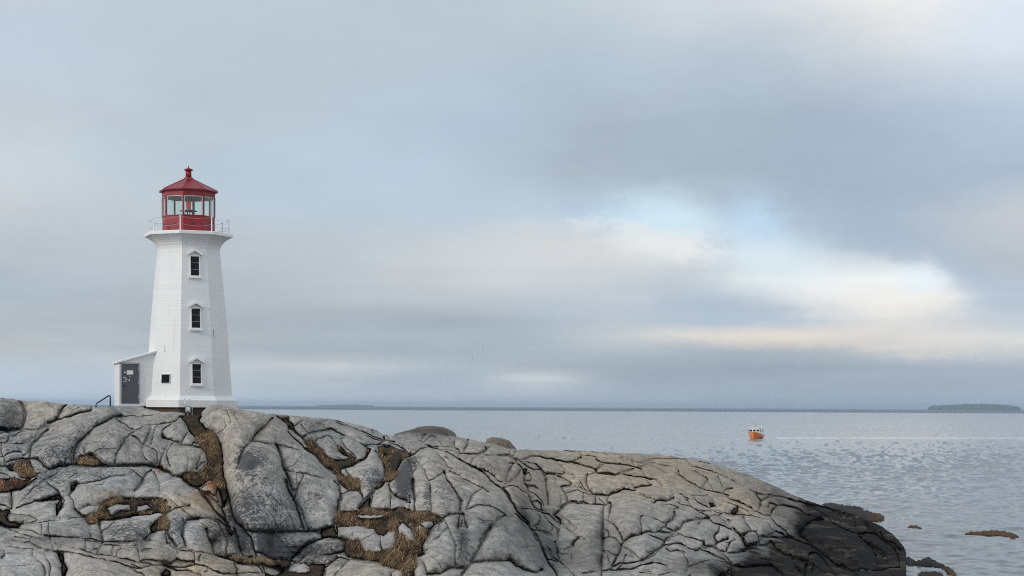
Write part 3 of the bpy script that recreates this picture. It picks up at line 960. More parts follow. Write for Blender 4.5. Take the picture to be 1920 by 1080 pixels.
CREST = "-200,742 -60,742 0,745 15,746.5 35,750 55,752 62,751.5 85,752 120,757 150,757.5 172,761 180,763 205,761.5 222,762 270,764.5 300,771 330,772 352,775.5 374,776 382,768 390,760.5 397,758.5 410,759 440,764 460,768 480,772 510,776 525,776.5 545,779 570,780.5 600,783 625,785 650,791 680,799 705,806 722,815 735,817 745,815 750,813 765,810 800,811 835,816 856,818 880,823 905,829 930,833 950,840 973,842 1000,843 1045,844 1070,844 1100,845 1140,848 1200,850 1240,853 1270,857 1310,862 1320,864 1345,872 1375,880 1400,888 1430,901 1460,914 1490,929 1515,938 1535,945 1550,949 1570,956 1600,963 1620,972 1640,980 1655,988 1672,1000 1685,1012 1695,1025 1699,1035 1699.5,1050 1699.8,1100 1700,1170"
SURFACE = """-200,1160,65 0,1080,70 300,1080,72 0,1020,74 150,1030,73 300,1000,76 0,960,79 200,960,79.5 0,870,85 200,870,84 100,760,97 0,745,100 -150,760,100 -150,1000,75
200,772,92 330,776,92.5 240,763,97 400,762,92.5 500,780,92.5 450,860,87 500,950,83.5 550,1030,83 620,950,86 600,850,91 560,800,95 370,860,90
450,1060,75 600,1085,75 700,1085,75.5 750,1000,80 700,950,84 700,880,90 650,800,100 800,830,101 750,815,105 820,850,96 880,950,86 950,1000,84 900,1080,78 1010,1050,85
800,1070,76 960,900,93 900,850,101 1000,850,116 1000,950,96 1050,1075,86 1130,1075,84 1100,900,106 1200,855,124 1200,950,95 1200,1030,87 1200,1085,82 1300,870,126 1300,950,103
1330,1075,85 1400,890,128 1400,960,106 1400,1020,93 1420,1085,85 1500,930,126 1500,1000,103 1500,1080,87.5 1560,960,116 1600,1000,106 1600,1080,88 1680,1010,107 1695,1040,101
1680,1078,89.5 1600,1150,74 1000,1150,73 500,1150,69 1720,1150,74"""
# ------------------------------------------------------------------ rock material
def granite_material():
    m = bpy.data.materials.new('granite'); m.use_nodes = True; t = m.node_tree; b = t.nodes['Principled BSDF']
    tc = N('ShaderNodeTexCoord', t); P = tc.outputs['Object']
    at1 = N('ShaderNodeAttribute', t); at1.attribute_name = 'stain'; at2 = N('ShaderNodeAttribute', t); at2.attribute_name = 'stain_b'
    s1 = N('ShaderNodeSeparateColor', t); link(at1.outputs['Color'], s1.inputs[0], t); s2 = N('ShaderNodeSeparateColor', t); link(at2.outputs['Color'], s2.inputs[0], t)
    lich, wet_shade, tan = s1.outputs; rust, vein, pale = s2.outputs; tone = at1.outputs['Alpha']
    big = mnoise(t, P, 0.22, 5, 0.55); mid = mnoise(t, P, 1.3, 7, 0.62, 0.4); fine = mnoise(t, P, 7.0, 6, 0.7); grain = mnoise(t, P, 26.0, 4, 0.7)
    c = mramp(t, mid, [(0.27, (0.20, 0.190, 0.172)), (0.5, (0.345, 0.328, 0.299)), (0.71, (0.50, 0.475, 0.435))])
    c = mmix(t, mramp(t, big, [(0.35, (0,0,0)), (0.7, (1,1,1))]), c, mmix(t, 1.0, c, (0.97, 1.0, 1.05), 'MULTIPLY'))
    c = mmix(t, mth('MULTIPLY', tan, 0.85, tree=t, clamp=True), c, mmix(t, 1.0, c, (1.16, 1.0, 0.82), 'MULTIPLY'))
    c = mmix(t, mth('MULTIPLY', pale, 0.8, tree=t, clamp=True), c, (0.50, 0.51, 0.52))
    c = mmix(t, 1.0, c, mramp(t, fine, [(0.28, (0.55, 0.55, 0.56)), (0.5, (1.0, 1.0, 1.0)), (0.72, (1.38, 1.37, 1.35))]), 'MULTIPLY')
    c = mmix(t, 1.0, c, mramp(t, grain, [(0.3, (0.80, 0.80, 0.80)), (0.7, (1.20, 1.20, 1.20))]), 'MULTIPLY')
    # run-off streaks down the faces
    st = mnoise(t, scl(t, P, (1.5, 1.5, 0.16)), 1.6, 5, 0.65)
    c = mmix(t, mramp(t, st, [(0.54, (0,0,0)), (0.72, (0.75,0.75,0.75))]), c, mmix(t, 1.0, c, (0.55, 0.55, 0.57), 'MULTIPLY'))
    # dark lichen: speckle everywhere a little, dense on the mapped patches
    ln = mnoise(t, P, 5.5, 9, 0.78, 0.5); lb = mnoise(t, P, 0.9, 3, 0.5)
    thr = mth('SUBTRACT', mth('MULTIPLY_ADD', lb, -0.22, 0.715, tree=t), mth('MULTIPLY', lich, 0.15, tree=t), tree=t)
    lm = N('ShaderNodeMapRange', t); link(mth('SUBTRACT', ln, thr, tree=t), lm.inputs[0], t); lm.inputs[1].default_value = -0.01; lm.inputs[2].default_value = 0.05
    c = mmix(t, mth('MULTIPLY', lm.outputs[0], 0.88, tree=t), c, (0.045, 0.05, 0.06))
    pn = mnoise(t, P, 9.0, 6, 0.75)
    pm = N('ShaderNodeMapRange', t); link(pn, pm.inputs[0], t); pm.inputs[1].default_value = 0.60; pm.inputs[2].default_value = 0.68
    c = mmix(t, mth('MULTIPLY', pm.outputs[0], 0.5, tree=t), c, (0.52, 0.53, 0.52))
    # quartz vein, orange lichen
    vm_ = mth('MULTIPLY', vein, mramp(t, mid, [(0.3, (0.5,)*3), (0.6, (1,1,1))]), tree=t, clamp=True)
    c = mmix(t, vm_, c, (0.62, 0.60, 0.56))
    rm = mth('MULTIPLY', rust, mramp(t, fine, [(0.35, (0.2,)*3), (0.6, (1,1,1))]), tree=t, clamp=True)
    c = mmix(t, rm, c, (0.36, 0.13, 0.035))
    # black algae on the wave-washed rock, and the painted dark undersides
    wn = mth('MULTIPLY', wet_shade, mramp(t, mnoise(t, P, 0.8, 7, 0.6), [(0.25, (0.85,)*3), (0.6, (1.6,)*3)]), tree=t, clamp=True)
    blk = mramp(t, mnoise(t, scl(t, P, (0.5, 0.5, 1.6), (0.3, 0.5, 0)), 1.2, 7, 0.66), [(0.3, (0.006, 0.006, 0.007)), (0.55, (0.020, 0.018, 0.0165)), (0.70, (0.12, 0.10, 0.078))])
    c = mmix(t, wn, c, blk)
    c = mmix(t, 1.0, c, tone, 'MULTIPLY')
    link(c, b.inputs['Base Color'], t)
    rgh = N('ShaderNodeMapRange', t); link(wn, rgh.inputs[0], t); rgh.inputs[3].default_value = 0.88; rgh.inputs[4].default_value = 0.5; link(rgh.outputs[0], b.inputs['Roughness'], t)
    sp_ = N('ShaderNodeMapRange', t); link(wn, sp_.inputs[0], t); sp_.inputs[3].default_value = 0.12; sp_.inputs[4].default_value = 0.003; link(sp_.outputs[0], b.inputs['Specular IOR Level'], t)
    h = mth('ADD', mth('MULTIPLY', mid, 0.5, tree=t), mth('ADD', mth('MULTIPLY', fine, 0.22, tree=t), mth('MULTIPLY', grain, 0.05, tree=t), tree=t), tree=t)
    link(mbump(t, h, 1.0, 0.30), b.inputs['Normal'], t)
    return m
GRANITE = granite_material()
def soil_material():
    m = bpy.data.materials.new('peat'); m.use_nodes = True; t = m.node_tree; b = t.nodes['Principled BSDF']
    P = N('ShaderNodeTexCoord', t).outputs['Object']
    n = mnoise(t, P, 3.0, 8, 0.7)
    link(mramp(t, n, [(0.3, (0.018, 0.013, 0.009)), (0.55, (0.060, 0.043, 0.029)), (0.75, (0.14, 0.105, 0.07))]), b.inputs['Base Color'], t)
    b.inputs['Roughness'].default_value = 0.95; b.inputs['Specular IOR Level'].default_value = 0.1
    link(mbump(t, n, 1.0, 0.25), b.inputs['Normal'], t); return m
PEAT = soil_material()

# ------------------------------------------------------------------ survey sheet -> fields
PIT = 1.0
GX0, GY0 = -200.0, 735.0
NX, NY = int(1960 / PIT), int(430 / PIT)
gx = GX0 + np.arange(NX) * PIT; gy = GY0 + np.arange(NY) * PIT
PX, PY = np.meshgrid(gx, gy)
rng = np.random.default_rng(7)
def vnoise(cell, seed, ax=1.0):
    """smooth value noise on the sheet, cell size in survey units"""
    r = np.random.default_rng(seed)
    cw, ch = cell * ax, cell
    nx, ny = int(NX * PIT / cw) + 5, int(NY * PIT / ch) + 5
    g = r.standard_normal((ny, nx))
    fx = np.arange(NX) * PIT / cw + 1; fy = np.arange(NY) * PIT / ch + 1
    def wts(f):
        i = np.floor(f).astype(int); t = f - i
        return i, [((1-t)**3)/6, (3*t**3 - 6*t**2 + 4)/6, (-3*t**3 + 3*t**2 + 3*t + 1)/6, t**3/6]
    ix, wx = wts(fx); iy, wy = wts(fy)
    rows = sum(wx[k] * g[:, ix - 1 + k] for k in range(4))
    return sum(wy[k][:, None] * rows[iy - 1 + k] for k in range(4)) * 1.6
WXP = PX + 1.1 * vnoise(14, 1) + 0.6 * vnoise(5, 3); WYP = PY + 1.1 * vnoise(14, 2) + 0.6 * vnoise(5, 4)
def parse(s, org=None):
    p = np.array([[float(a) for a in q.split(',')] for q in s.split()])
    return p if org is None else p / 6.0 + np.array(org)
def seg_field(F_, p, hw, rad):
    """F_ = min(F_, distance to polyline - hw)"""
    for a, c in zip(p[:-1], p[1:]):
        i0 = max(int((min(a[0], c[0]) - rad - GX0) / PIT), 0); i1 = min(int((max(a[0], c[0]) + rad - GX0) / PIT) + 1, NX)
        j0 = max(int((min(a[1], c[1]) - rad - GY0) / PIT), 0); j1 = min(int((max(a[1], c[1]) + rad - GY0) / PIT) + 1, NY)
        if i1 <= i0 or j1 <= j0: continue
        x = WXP[j0:j1, i0:i1] - a[0]; y = WYP[j0:j1, i0:i1] - a[1]; d = c - a
        tt = np.clip((x * d[0] + y * d[1]) / max(d @ d, 1e-6), 0, 1)
        q = np.hypot(x - tt * d[0], y - tt * d[1]) - hw
        np.minimum(F_[j0:j1, i0:i1], q, out=F_[j0:j1, i0:i1])
def inside(p):
    r = np.zeros((NY, NX), bool)
    for a, c in zip(p, np.roll(p, -1, 0)):
        if a[1] == c[1]: continue
        cond = ((a[1] > WYP) != (c[1] > WYP))
        r ^= cond & (WXP < (c[0] - a[0]) * (WYP - a[1]) / (c[1] - a[1]) + a[0])
    return r
crest = parse(CREST)
sil = np.interp(gx, crest[:, 0], crest[:, 1]) + 0.5 * np.interp(gx, np.arange(-210, 1800, 9), rng.standard_normal(224)[:len(np.arange(-210, 1800, 9))])
rockm = (PY > sil[None, :]) & (PX < 1699.5)
BIGR = 70.0
dE = np.full((NY, NX), BIGR); dA = np.full((NY, NX), BIGR); dC = np.full((NY, NX), 20.0); dB = np.full((NY, NX), 20.0); dW = np.full((NY, NX), 20.0)
for org, txt in JOINTS.items():
    for ln in txt.strip().splitlines():
        k, rest = ln.split(' ', 1); p = parse(rest, org)
        if k[0] == 'C': seg_field(dC, p, 0.0, 8)
        else:
            hw = float(k[1:]) if len(k) > 1 else 1.15
            seg_field(dE, p, max(hw * 0.6, 1.0), 40)
            if hw >= 1.95: seg_field(dA, p, 0.8, BIGR); seg_field(dW, p, (hw - 1.6) * 0.7, 12)
            else: seg_field(dB, p, (hw - 1.15) * 0.6, 10)
soil = np.zeros((NY, NX), bool); grass = np.zeros((NY, NX), bool)
for k, org, txt in SOIL:
    p = parse(txt, org); q = inside(p); soil |= q
    if k == 'g': grass |= q
    cl = np.vstack([p, p[:1]])
    seg_field(dE, cl, 0.6, 40); seg_field(dA, cl, 0.6, BIGR)
loose_id = np.full((NY, NX), -1)
for i, (org, txt, lab) in enumerate(LOOSE):
    p = parse(txt, org); q = inside(p); loose_id[q] = i; soil &= ~q; grass &= ~q
    cl = np.vstack([p, p[:1]]); tmp = np.full((NY, NX), BIGR); seg_field(tmp, cl, 0.6, 40)
    dE = np.where(q, np.minimum(tmp, dE if i == 5 else tmp), np.minimum(dE, np.where(tmp < 6, tmp, BIGR)))
    dA = np.where(q, tmp, dA)
# survey heights: thin plate spline through the spot distances
sp = np.array([[float(a) for a in q.split(',')] for q in SURFACE.split()])
def tps_fit(P_, z, lam=0.4):
    d = np.hypot(P_[:, None, 0] - P_[None, :, 0], P_[:, None, 1] - P_[None, :, 1]) / 100
    K = np.where(d > 0, d * d * np.log(np.maximum(d, 1e-9)), 0) + lam * np.eye(len(P_))
    A = np.zeros((len(P_) + 3,) * 2); n = len(P_); A[:n, :n] = K; A[:n, n] = 1; A[:n, n+1:] = P_ / 100; A[n:, :n] = A[:n, n:].T
    w = np.linalg.solve(A, np.concatenate([z, [0, 0, 0]])); return w
wt = tps_fit(sp[:, :2], sp[:, 2])
def tps(x, y):
    r = wt[-3] + wt[-2] * x / 100 + wt[-1] * y / 100
    for k in range(len(sp)):
        d2 = ((x - sp[k, 0])**2 + (y - sp[k, 1])**2) / 1e4
        r = r + wt[k] * 0.5 * d2 * np.log(np.maximum(d2, 1e-12))
    return r
cs = 10
yc, xc = np.meshgrid(np.arange(0, NY + cs, cs), np.arange(0, NX + cs, cs), indexing='ij')
coarse = tps(GX0 + xc * PIT, GY0 + yc * PIT)
def upsample(c, cs):
    h, w = c.shape
    fi = np.arange(NY) / cs; fj = np.arange(NX) / cs
    i = np.minimum(fi.astype(int), h - 2); j = np.minimum(fj.astype(int), w - 2); a = (fi - i)[:, None]; bq = (fj - j)[None, :]
    g = lambda di, dj: c[np.ix_(i + di, j + dj)]
    return (g(0,0)*(1-a)+g(1,0)*a)*(1-bq) + (g(0,1)*(1-a)+g(1,1)*a)*bq
BASE = upsample(coarse, cs)
_dz = at(PX, PY, np.ones_like(PX))[..., 2] - E; LIM = np.where(_dz < -1e-4, -E / np.minimum(_dz, -1e-4), 1e9)
BASE = np.minimum(BASE, LIM - 4.0)
SC = BASE / F                                    # metres per survey unit
block = rockm & ~soil & (dE > 0)
def poisson(maskf, it):
    cs = 4
    m = maskf[::cs, ::cs].astype(float); u = np.zeros_like(m); h2 = (PIT * cs)**2
    for k in range(it):
        un = np.zeros_like(u); un[1:-1, 1:-1] = 0.25 * (u[:-2, 1:-1] + u[2:, 1:-1] + u[1:-1, :-2] + u[1:-1, 2:] + h2)
        u = un * m
    u = np.pad(u, ((0, 2), (0, 2)), mode='edge'); return 2 * np.sqrt(np.maximum(upsample(u, cs), 0))
massif = (dA > 3.5) & ~soil & rockm
h1 = poisson(massif, 1500) ; h2 = poisson(block & (dE > 2.0), 500)
sat = lambda x, H: H * np.tanh(x / H)
def rnoise(cell, seed, ang, stretch):
    """noise stretched along a direction on the sheet"""
    im = vnoise(cell, seed); ca, sa = math.cos(ang), math.sin(ang)
    u = ((PX - 700) * ca + (PY - 900) * sa) / stretch + 700; v = -(PX - 700) * sa + (PY - 900) * ca + 900
    fi = np.mod((v - GY0) / PIT, NY - 2); fj = np.mod((u - GX0) / PIT, NX - 2); i = fi.astype(int); j = fj.astype(int); a = fi - i; b_ = fj - j
    return (im[i, j]*(1-a) + im[i+1, j]*a)*(1-b_) + (im[i, j+1]*(1-a) + im[i+1, j+1]*a)*b_
sat = lambda x, H: H * np.tanh(x / H)
h1 = h1 * h1 / (h1 + 9.0); h2 = h2 * h2 / (h2 + 7.0)
D1 = sat(0.68 * h1 * SC, 3.0) + 0.3 * SC * 14 * (1 - np.exp(-np.maximum(dA, 0) / 9))
AMP = np.clip(np.sqrt(1 + np.gradient(BASE, PIT, axis=0) ** 2 / SC ** 2) / 1.9, .8, 3.6)
rk = np.clip(SC / 0.027, .6, 1.6) * AMP
rnd = lambda d, r_: 1 - np.sqrt(np.maximum(1 - (1 - np.clip(np.maximum(d, 0) / r_, 0, 1))**2, 0))
D2 = sat(0.62 * h2 * SC, 0.75) * np.minimum(AMP, 2.2)
ED = (-0.05 * rnd(dE, 3.0) - 0.13 * rnd(dA, 6.0)) * rk
ridge = lambda n: -np.abs(n)
relief = (0.26 * vnoise(75, 11) + 0.30 * ridge(vnoise(44, 12, 1.4)) + 0.16 * ridge(rnoise(20, 17, R(38), 2.2)) + 0.07 * vnoise(13, 13, 1.3) + 0.030 * rnoise(6.0, 18, R(30), 3.0) + 0.022 * vnoise(5.0, 14) + 0.012 * vnoise(2.6, 15)) * rk + np.clip((PX - 1330) / 160, 0, 1) * (0.22 * ridge(rnoise(15, 27, R(36), 6.0)) + 0.05 * rnoise(5, 28, R(38), 7.0)) * rk
md = lambda k, lo, hi: np.clip(0.8 + 0.45 * vnoise(24, k) + 0.25 * vnoise(9, k + 50), lo, hi)
wv_ = np.clip(1 + 0.30 * vnoise(15, 61), .55, 1.7)
groove = -(0.50 * np.exp(-(np.maximum(dW, 0) / (0.95 * wv_))**2) * md(16, .6, 1.25) + 0.36 * np.exp(-(np.maximum(dB, 0) / (0.85 * wv_))**2) * md(17, .12, 1.15) + 0.17 * np.exp(-(np.maximum(dC, 0) / (0.85 * wv_))**2) * md(18, .1, 1.2)) * rk / AMP ** .9

# ---- connected pieces between the joints (run-length union-find)
def label_runs(m):
    lab = np.full(m.shape, -1, np.int32); par = []
    def find(a):
        while par[a] != a: par[a] = par[par[a]]; a = par[a]
        return a
    prev = []
    for j in range(m.shape[0]):
        r = np.flatnonzero(np.diff(np.concatenate([[0], m[j].astype(np.int8), [0]]))); cur = []
        k = 0
        for a, e in zip(r[0::2], r[1::2]):
            me = len(par); par.append(me); lab[j, a:e] = me; cur.append((a, e, me))
            while k < len(prev) and prev[k][1] <= a: k += 1
            q = k
            while q < len(prev) and prev[q][0] < e:
                ra, rb = find(prev[q][2]), find(me)
                if ra != rb: par[max(ra, rb)] = min(ra, rb)
                q += 1
        prev = cur
    root = np.array([find(i) for i in range(len(par))] + [-1]); lab = root[lab]
    return lab
LAB = label_runs(block)
ids, inv, cnt = np.unique(LAB, return_inverse=True, return_counts=True); inv = inv.reshape(LAB.shape)
inv[LAB < 0] = -1
small = np.isin(inv, np.flatnonzero(cnt < 60)); inv[small] = -1
dom = rockm & ~soil; LZ = loose_id
for _ in range(14):
    for sl_a, sl_b in (((slice(1, None), slice(None)), (slice(None, -1), slice(None))), ((slice(None, -1), slice(None)), (slice(1, None), slice(None))), ((slice(None), slice(1, None)), (slice(None), slice(None, -1))), ((slice(None), slice(None, -1)), (slice(None), slice(1, None)))):
        a_, b_ = inv[sl_a], inv[sl_b]; g_ = (a_ < 0) & dom[sl_a] & (b_ >= 0) & (LZ[sl_a] == LZ[sl_b]); a_[g_] = b_[g_]
PIECES = [k for k in range(len(ids)) if ids[k] >= 0 and cnt[k] >= 60]
NODES = (inv >= 0).ravel()
tilt = np.zeros((NY, NX)); TONE = np.ones((NY, NX))
order = {k: i for i, k in enumerate(PIECES)}
flat = inv.ravel(); srt = np.argsort(flat, kind='stable'); bounds = np.searchsorted(flat[srt], np.arange(len(ids) + 1))
cells = {}
for k in PIECES:
    c = srt[bounds[k]:bounds[k+1]]; cells[k] = c
    rr = np.random.default_rng(1000 + k); x = PX.ravel()[c]; y = PY.ravel()[c]
    a, b_ = rr.normal(0, 0.26), rr.normal(0, 0.16); ext = max(np.ptp(x), np.ptp(y))
    g = min(1.0, 38.0 / ext)
    tilt.ravel()[c] = ((x - x.mean()) * a + (y - y.mean()) * b_) * g * SC.ravel()[c] + rr.normal(0, 0.12)
    TONE.ravel()[c] = 1 + np.clip(rr.normal(0, 0.07), -0.15, 0.15)
def blur(f, n):
    for _ in range(n):
        f = np.pad(f, 1, mode='edge'); f = (f[:-2, 1:-1] + f[2:, 1:-1] + f[1:-1, :-2] + f[1:-1, 2:] + 2 * f[1:-1, 1:-1]) / 6
    return f
tilt = blur(tilt, 2)
DEPTH = BASE - (D1 + D2 + ED + relief + groove + tilt)
DEPTH = DEPTH - (0.42 * np.clip(blur((loose_id >= 0).astype(float), 2), 0, 1) + 0.35 * np.where(loose_id >= 0, 1 - np.exp(-np.maximum(dA, 0) / 7), 0)) * np.minimum(AMP, 1.6)
DEPTH = np.minimum(DEPTH, LIM - 0.8)

# ---- stain maps
sta = {k: np.zeros((NY, NX)) for k in 'lwbrpv'}
for k, x, y, rx, ry, s in STAINS:
    sta[k] += s * np.exp(-(((WXP - x) / rx)**2 + ((WYP - y) / ry)**2))
wp = parse(WET); dw = np.full((NY, NX), 60.0); seg_field(dw, np.vstack([wp, wp[:1]]), 0, 60)
dw = np.where(inside(wp), dw, -dw) + 13 * vnoise(40, 21, 1.6) + 9 * rnoise(10, 22, R(40), 3.0)
flank = np.clip((WXP - 1330) / 200, 0, 1) * np.clip(1 - (WYP - np.interp(WXP, crest[:, 0], crest[:, 1])) / 70, 0, 1)
sta['w'] = np.clip(sta['w'] + np.clip((dw + 16) / 78, 0, 1) ** .85 + 0.5 * flank, 0, 1)
dv = np.full((NY, NX), 20.0)
for org, txt in VEINS: seg_field(dv, parse(txt, org), 0, 6)
sta['v'] = np.exp(-(np.maximum(dv, 0) / 0.75)**2) * np.clip(0.75 + 0.6 * vnoise(18, 23), 0, 1)

INV_ = None
def sheet_faces(k):
    """quads owned by piece k (owner = label of the upper left node); returns node ids, quads"""
    cells_k = cells[k]; jj, ii = np.divmod(cells_k, NX); o = (jj < NY - 1) & (ii < NX - 1); jj, ii = jj[o], ii[o]
    n0 = jj * NX + ii; n1, n2, n3 = n0 + NX, n0 + NX + 1, n0 + 1
    li = loose_id.ravel()
    same = (li[n0] == li[n1]) & (li[n0] == li[n2]) & (li[n0] == li[n3])
    ok = NODES[n1] & NODES[n2] & NODES[n3] & same; q = np.stack([n0, n1, n2, n3], 1)[ok]
    t1 = NODES[n1] & NODES[n3] & ~NODES[n2] & same; t2 = NODES[n1] & NODES[n2] & ~NODES[n3] & same; t3 = NODES[n2] & NODES[n3] & ~NODES[n1] & same
    tr = np.concatenate([np.stack([n0, n1, n3], 1)[t1], np.stack([n0, n1, n2], 1)[t2], np.stack([n0, n2, n3], 1)[t3]])
    sel, re = np.unique(np.concatenate([q.ravel(), tr.ravel()]), return_inverse=True)
    return sel, re[:q.size].reshape(-1, 4), re[q.size:].reshape(-1, 3)
def solid(pk, name, m, parent, depth=None, thick=1.0):
    sel, q, tr = sheet_faces(pk)
    if len(q) < 8: return None
    x, y = PX.ravel()[sel], PY.ravel()[sel]; d = (DEPTH if depth is None else depth).ravel()[sel]
    co = at(x, y, d)
    ed = np.concatenate([q[:, [0, 1]], q[:, [1, 2]], q[:, [2, 3]], q[:, [3, 0]], tr[:, [0, 1]], tr[:, [1, 2]], tr[:, [2, 0]]])
    key = np.sort(ed, 1); kk = key[:, 0] * len(sel) + key[:, 1]
    u, first, c = np.unique(kk, return_index=True, return_counts=True); be = ed[first[c == 1]]
    n = len(sel); bv = np.unique(be); m1 = np.full(n, -1, np.int64); m1[bv] = np.arange(len(bv))
    ex, ey = x[bv], y[bv]
    back = at(ex, ey, d[bv] + thick); mid = at(ex, ey, d[bv] + 0.30 * thick)
    allco = np.concatenate([co, co[bv], mid, back]); nb = len(bv)
    i0, i1 = m1[be[:, 0]], m1[be[:, 1]]
    s1 = np.stack([n + i1, n + i0, n + nb + i0, n + nb + i1], 1); s2 = s1 + np.array([nb, nb, nb, nb])
    s2 = np.stack([n + nb + i1, n + nb + i0, n + 2*nb + i0, n + 2*nb + i1], 1)
    faces = [f for f in (q, tr, s1, s2) if len(f)]
    sm = np.concatenate([np.full(len(f), f is q or f is tr) for f in faces])
    me = np_mesh(name, allco, faces, sm)
    src = np.concatenate([sel, sel[bv], sel[bv], sel[bv]])
    def colattr(nm, ch):
        a = me.color_attributes.new(nm, 'FLOAT_COLOR', 'POINT'); arr = np.stack([c_.ravel()[src] for c_ in ch], 1).astype(np.float32); a.data.foreach_set('color', arr.ravel())
    colattr('stain', (sta['l'], sta['w'], sta['b'], TONE)); colattr('stain_b', (sta['r'], sta['v'], sta['p'], TONE))
    return link_mesh(name, me, m, parent)

# ---- bedrock under the blocks: one continuous hill, runs down behind the crest to the sea
st_ = 3
soilf = soil.astype(float) + 0.78 * (loose_id >= 0)
for _ in range(4):
    soilf[1:-1, 1:-1] = 0.2 * (soilf[1:-1, 1:-1] + soilf[:-2, 1:-1] + soilf[2:, 1:-1] + soilf[1:-1, :-2] + soilf[1:-1, 2:])
BED = BASE - (D1 * 0.9) + 2.6 * AMP - (2.6 * AMP - 0.23) * soilf - soilf * (0.10 * vnoise(16, 31) + 0.05 * vnoise(6, 32))
bi = np.arange(0, NX, st_); colx = gx[bi]
rows = []
crow = np.ceil((sil[bi] - GY0) / PIT).astype(int) + 3
NR = 110
for r in range(NR):                                       # from the crest down to the foot, rows follow the crest line
    f = r / (NR - 1); jj = crow + (NY - 1 - crow) * f
    j0 = np.clip(jj.astype(int), 0, NY - 2); fr = jj - j0
    d = BED[j0, bi] * (1 - fr) + BED[j0 + 1, bi] * fr
    rows.append(at(colx, GY0 + jj * PIT, d))
cp = rows[0]
flatw = np.clip((520 - colx) / 110, 0, 1)
backrows = []
for dd, dz in ((0.8, -0.10), (3, -0.5), (8, -1.6), (16, -3.6), (30, -7.0), (52, -11.5)):
    p = cp.copy(); p[:, 1] += dd; p[:, 0] += p[:, 0] / np.maximum(p[:, 1], 1) * dd
    zf = np.maximum(cp[:, 2] + dz, -3.0); zp = np.where(dd < 25, np.minimum(cp[:, 2] - 0.02, 8.62), np.maximum(8.4 - (dd - 16) * 0.35, -3))
    p[:, 2] = zf * (1 - flatw) + zp * flatw
    backrows.append(p)
foot = rows[-1].copy(); f1 = foot.copy(); f1[:, 1] -= 8; f1[:, 2] = -1.2; f2 = foot.copy(); f2[:, 1] -= 20; f2[:, 2] = -3
grid = np.array(backrows[::-1] + rows + [f1, f2])
# shoulders west of the surveyed ground
lef = [grid[:, :1] + np.array([-dx, 0, 0]) - np.array([0, 0, dz]) for dx, dz in ((60, 3), (25, 0.6))]
grid = np.concatenate([lef[0], lef[1], grid], 1)
nr, nc = grid.shape[:2]; idx = np.arange(nr * nc).reshape(nr, nc)
qq = np.stack([idx[:-1, :-1].ravel(), idx[1:, :-1].ravel(), idx[1:, 1:].ravel(), idx[:-1, 1:].ravel()], 1)
shore = link_mesh('rock_shore', np_mesh('rock_shore', grid.reshape(-1, 3), [qq], np.ones(len(qq), bool)), PEAT)
tag(shore, 'dark peaty bedrock under the cracked grey granite slabs of the shore', kind='structure')
LOOSE_OBJ = {}
names = 0
lid = loose_id.ravel()
for k in PIECES:
    c = cells[k]; li = lid[c]; li = li[li >= 0]
    if len(li) > 0.5 * len(c):
        i = int(np.bincount(li).argmax())
        o = solid(k, 'boulder_half' if i in LOOSE_OBJ else 'boulder', GRANITE, None, thick=0.7)
        if o is None: continue
        if i in LOOSE_OBJ: o.parent = LOOSE_OBJ[i]
        else: LOOSE_OBJ[i] = tag(o, LOOSE[i][2], 'boulder', 'loose stones lying among the granite slabs')
    else:
        solid(k, 'granite_slab', GRANITE, shore)
print('pieces', len(PIECES), 'loose', len(LOOSE_OBJ))
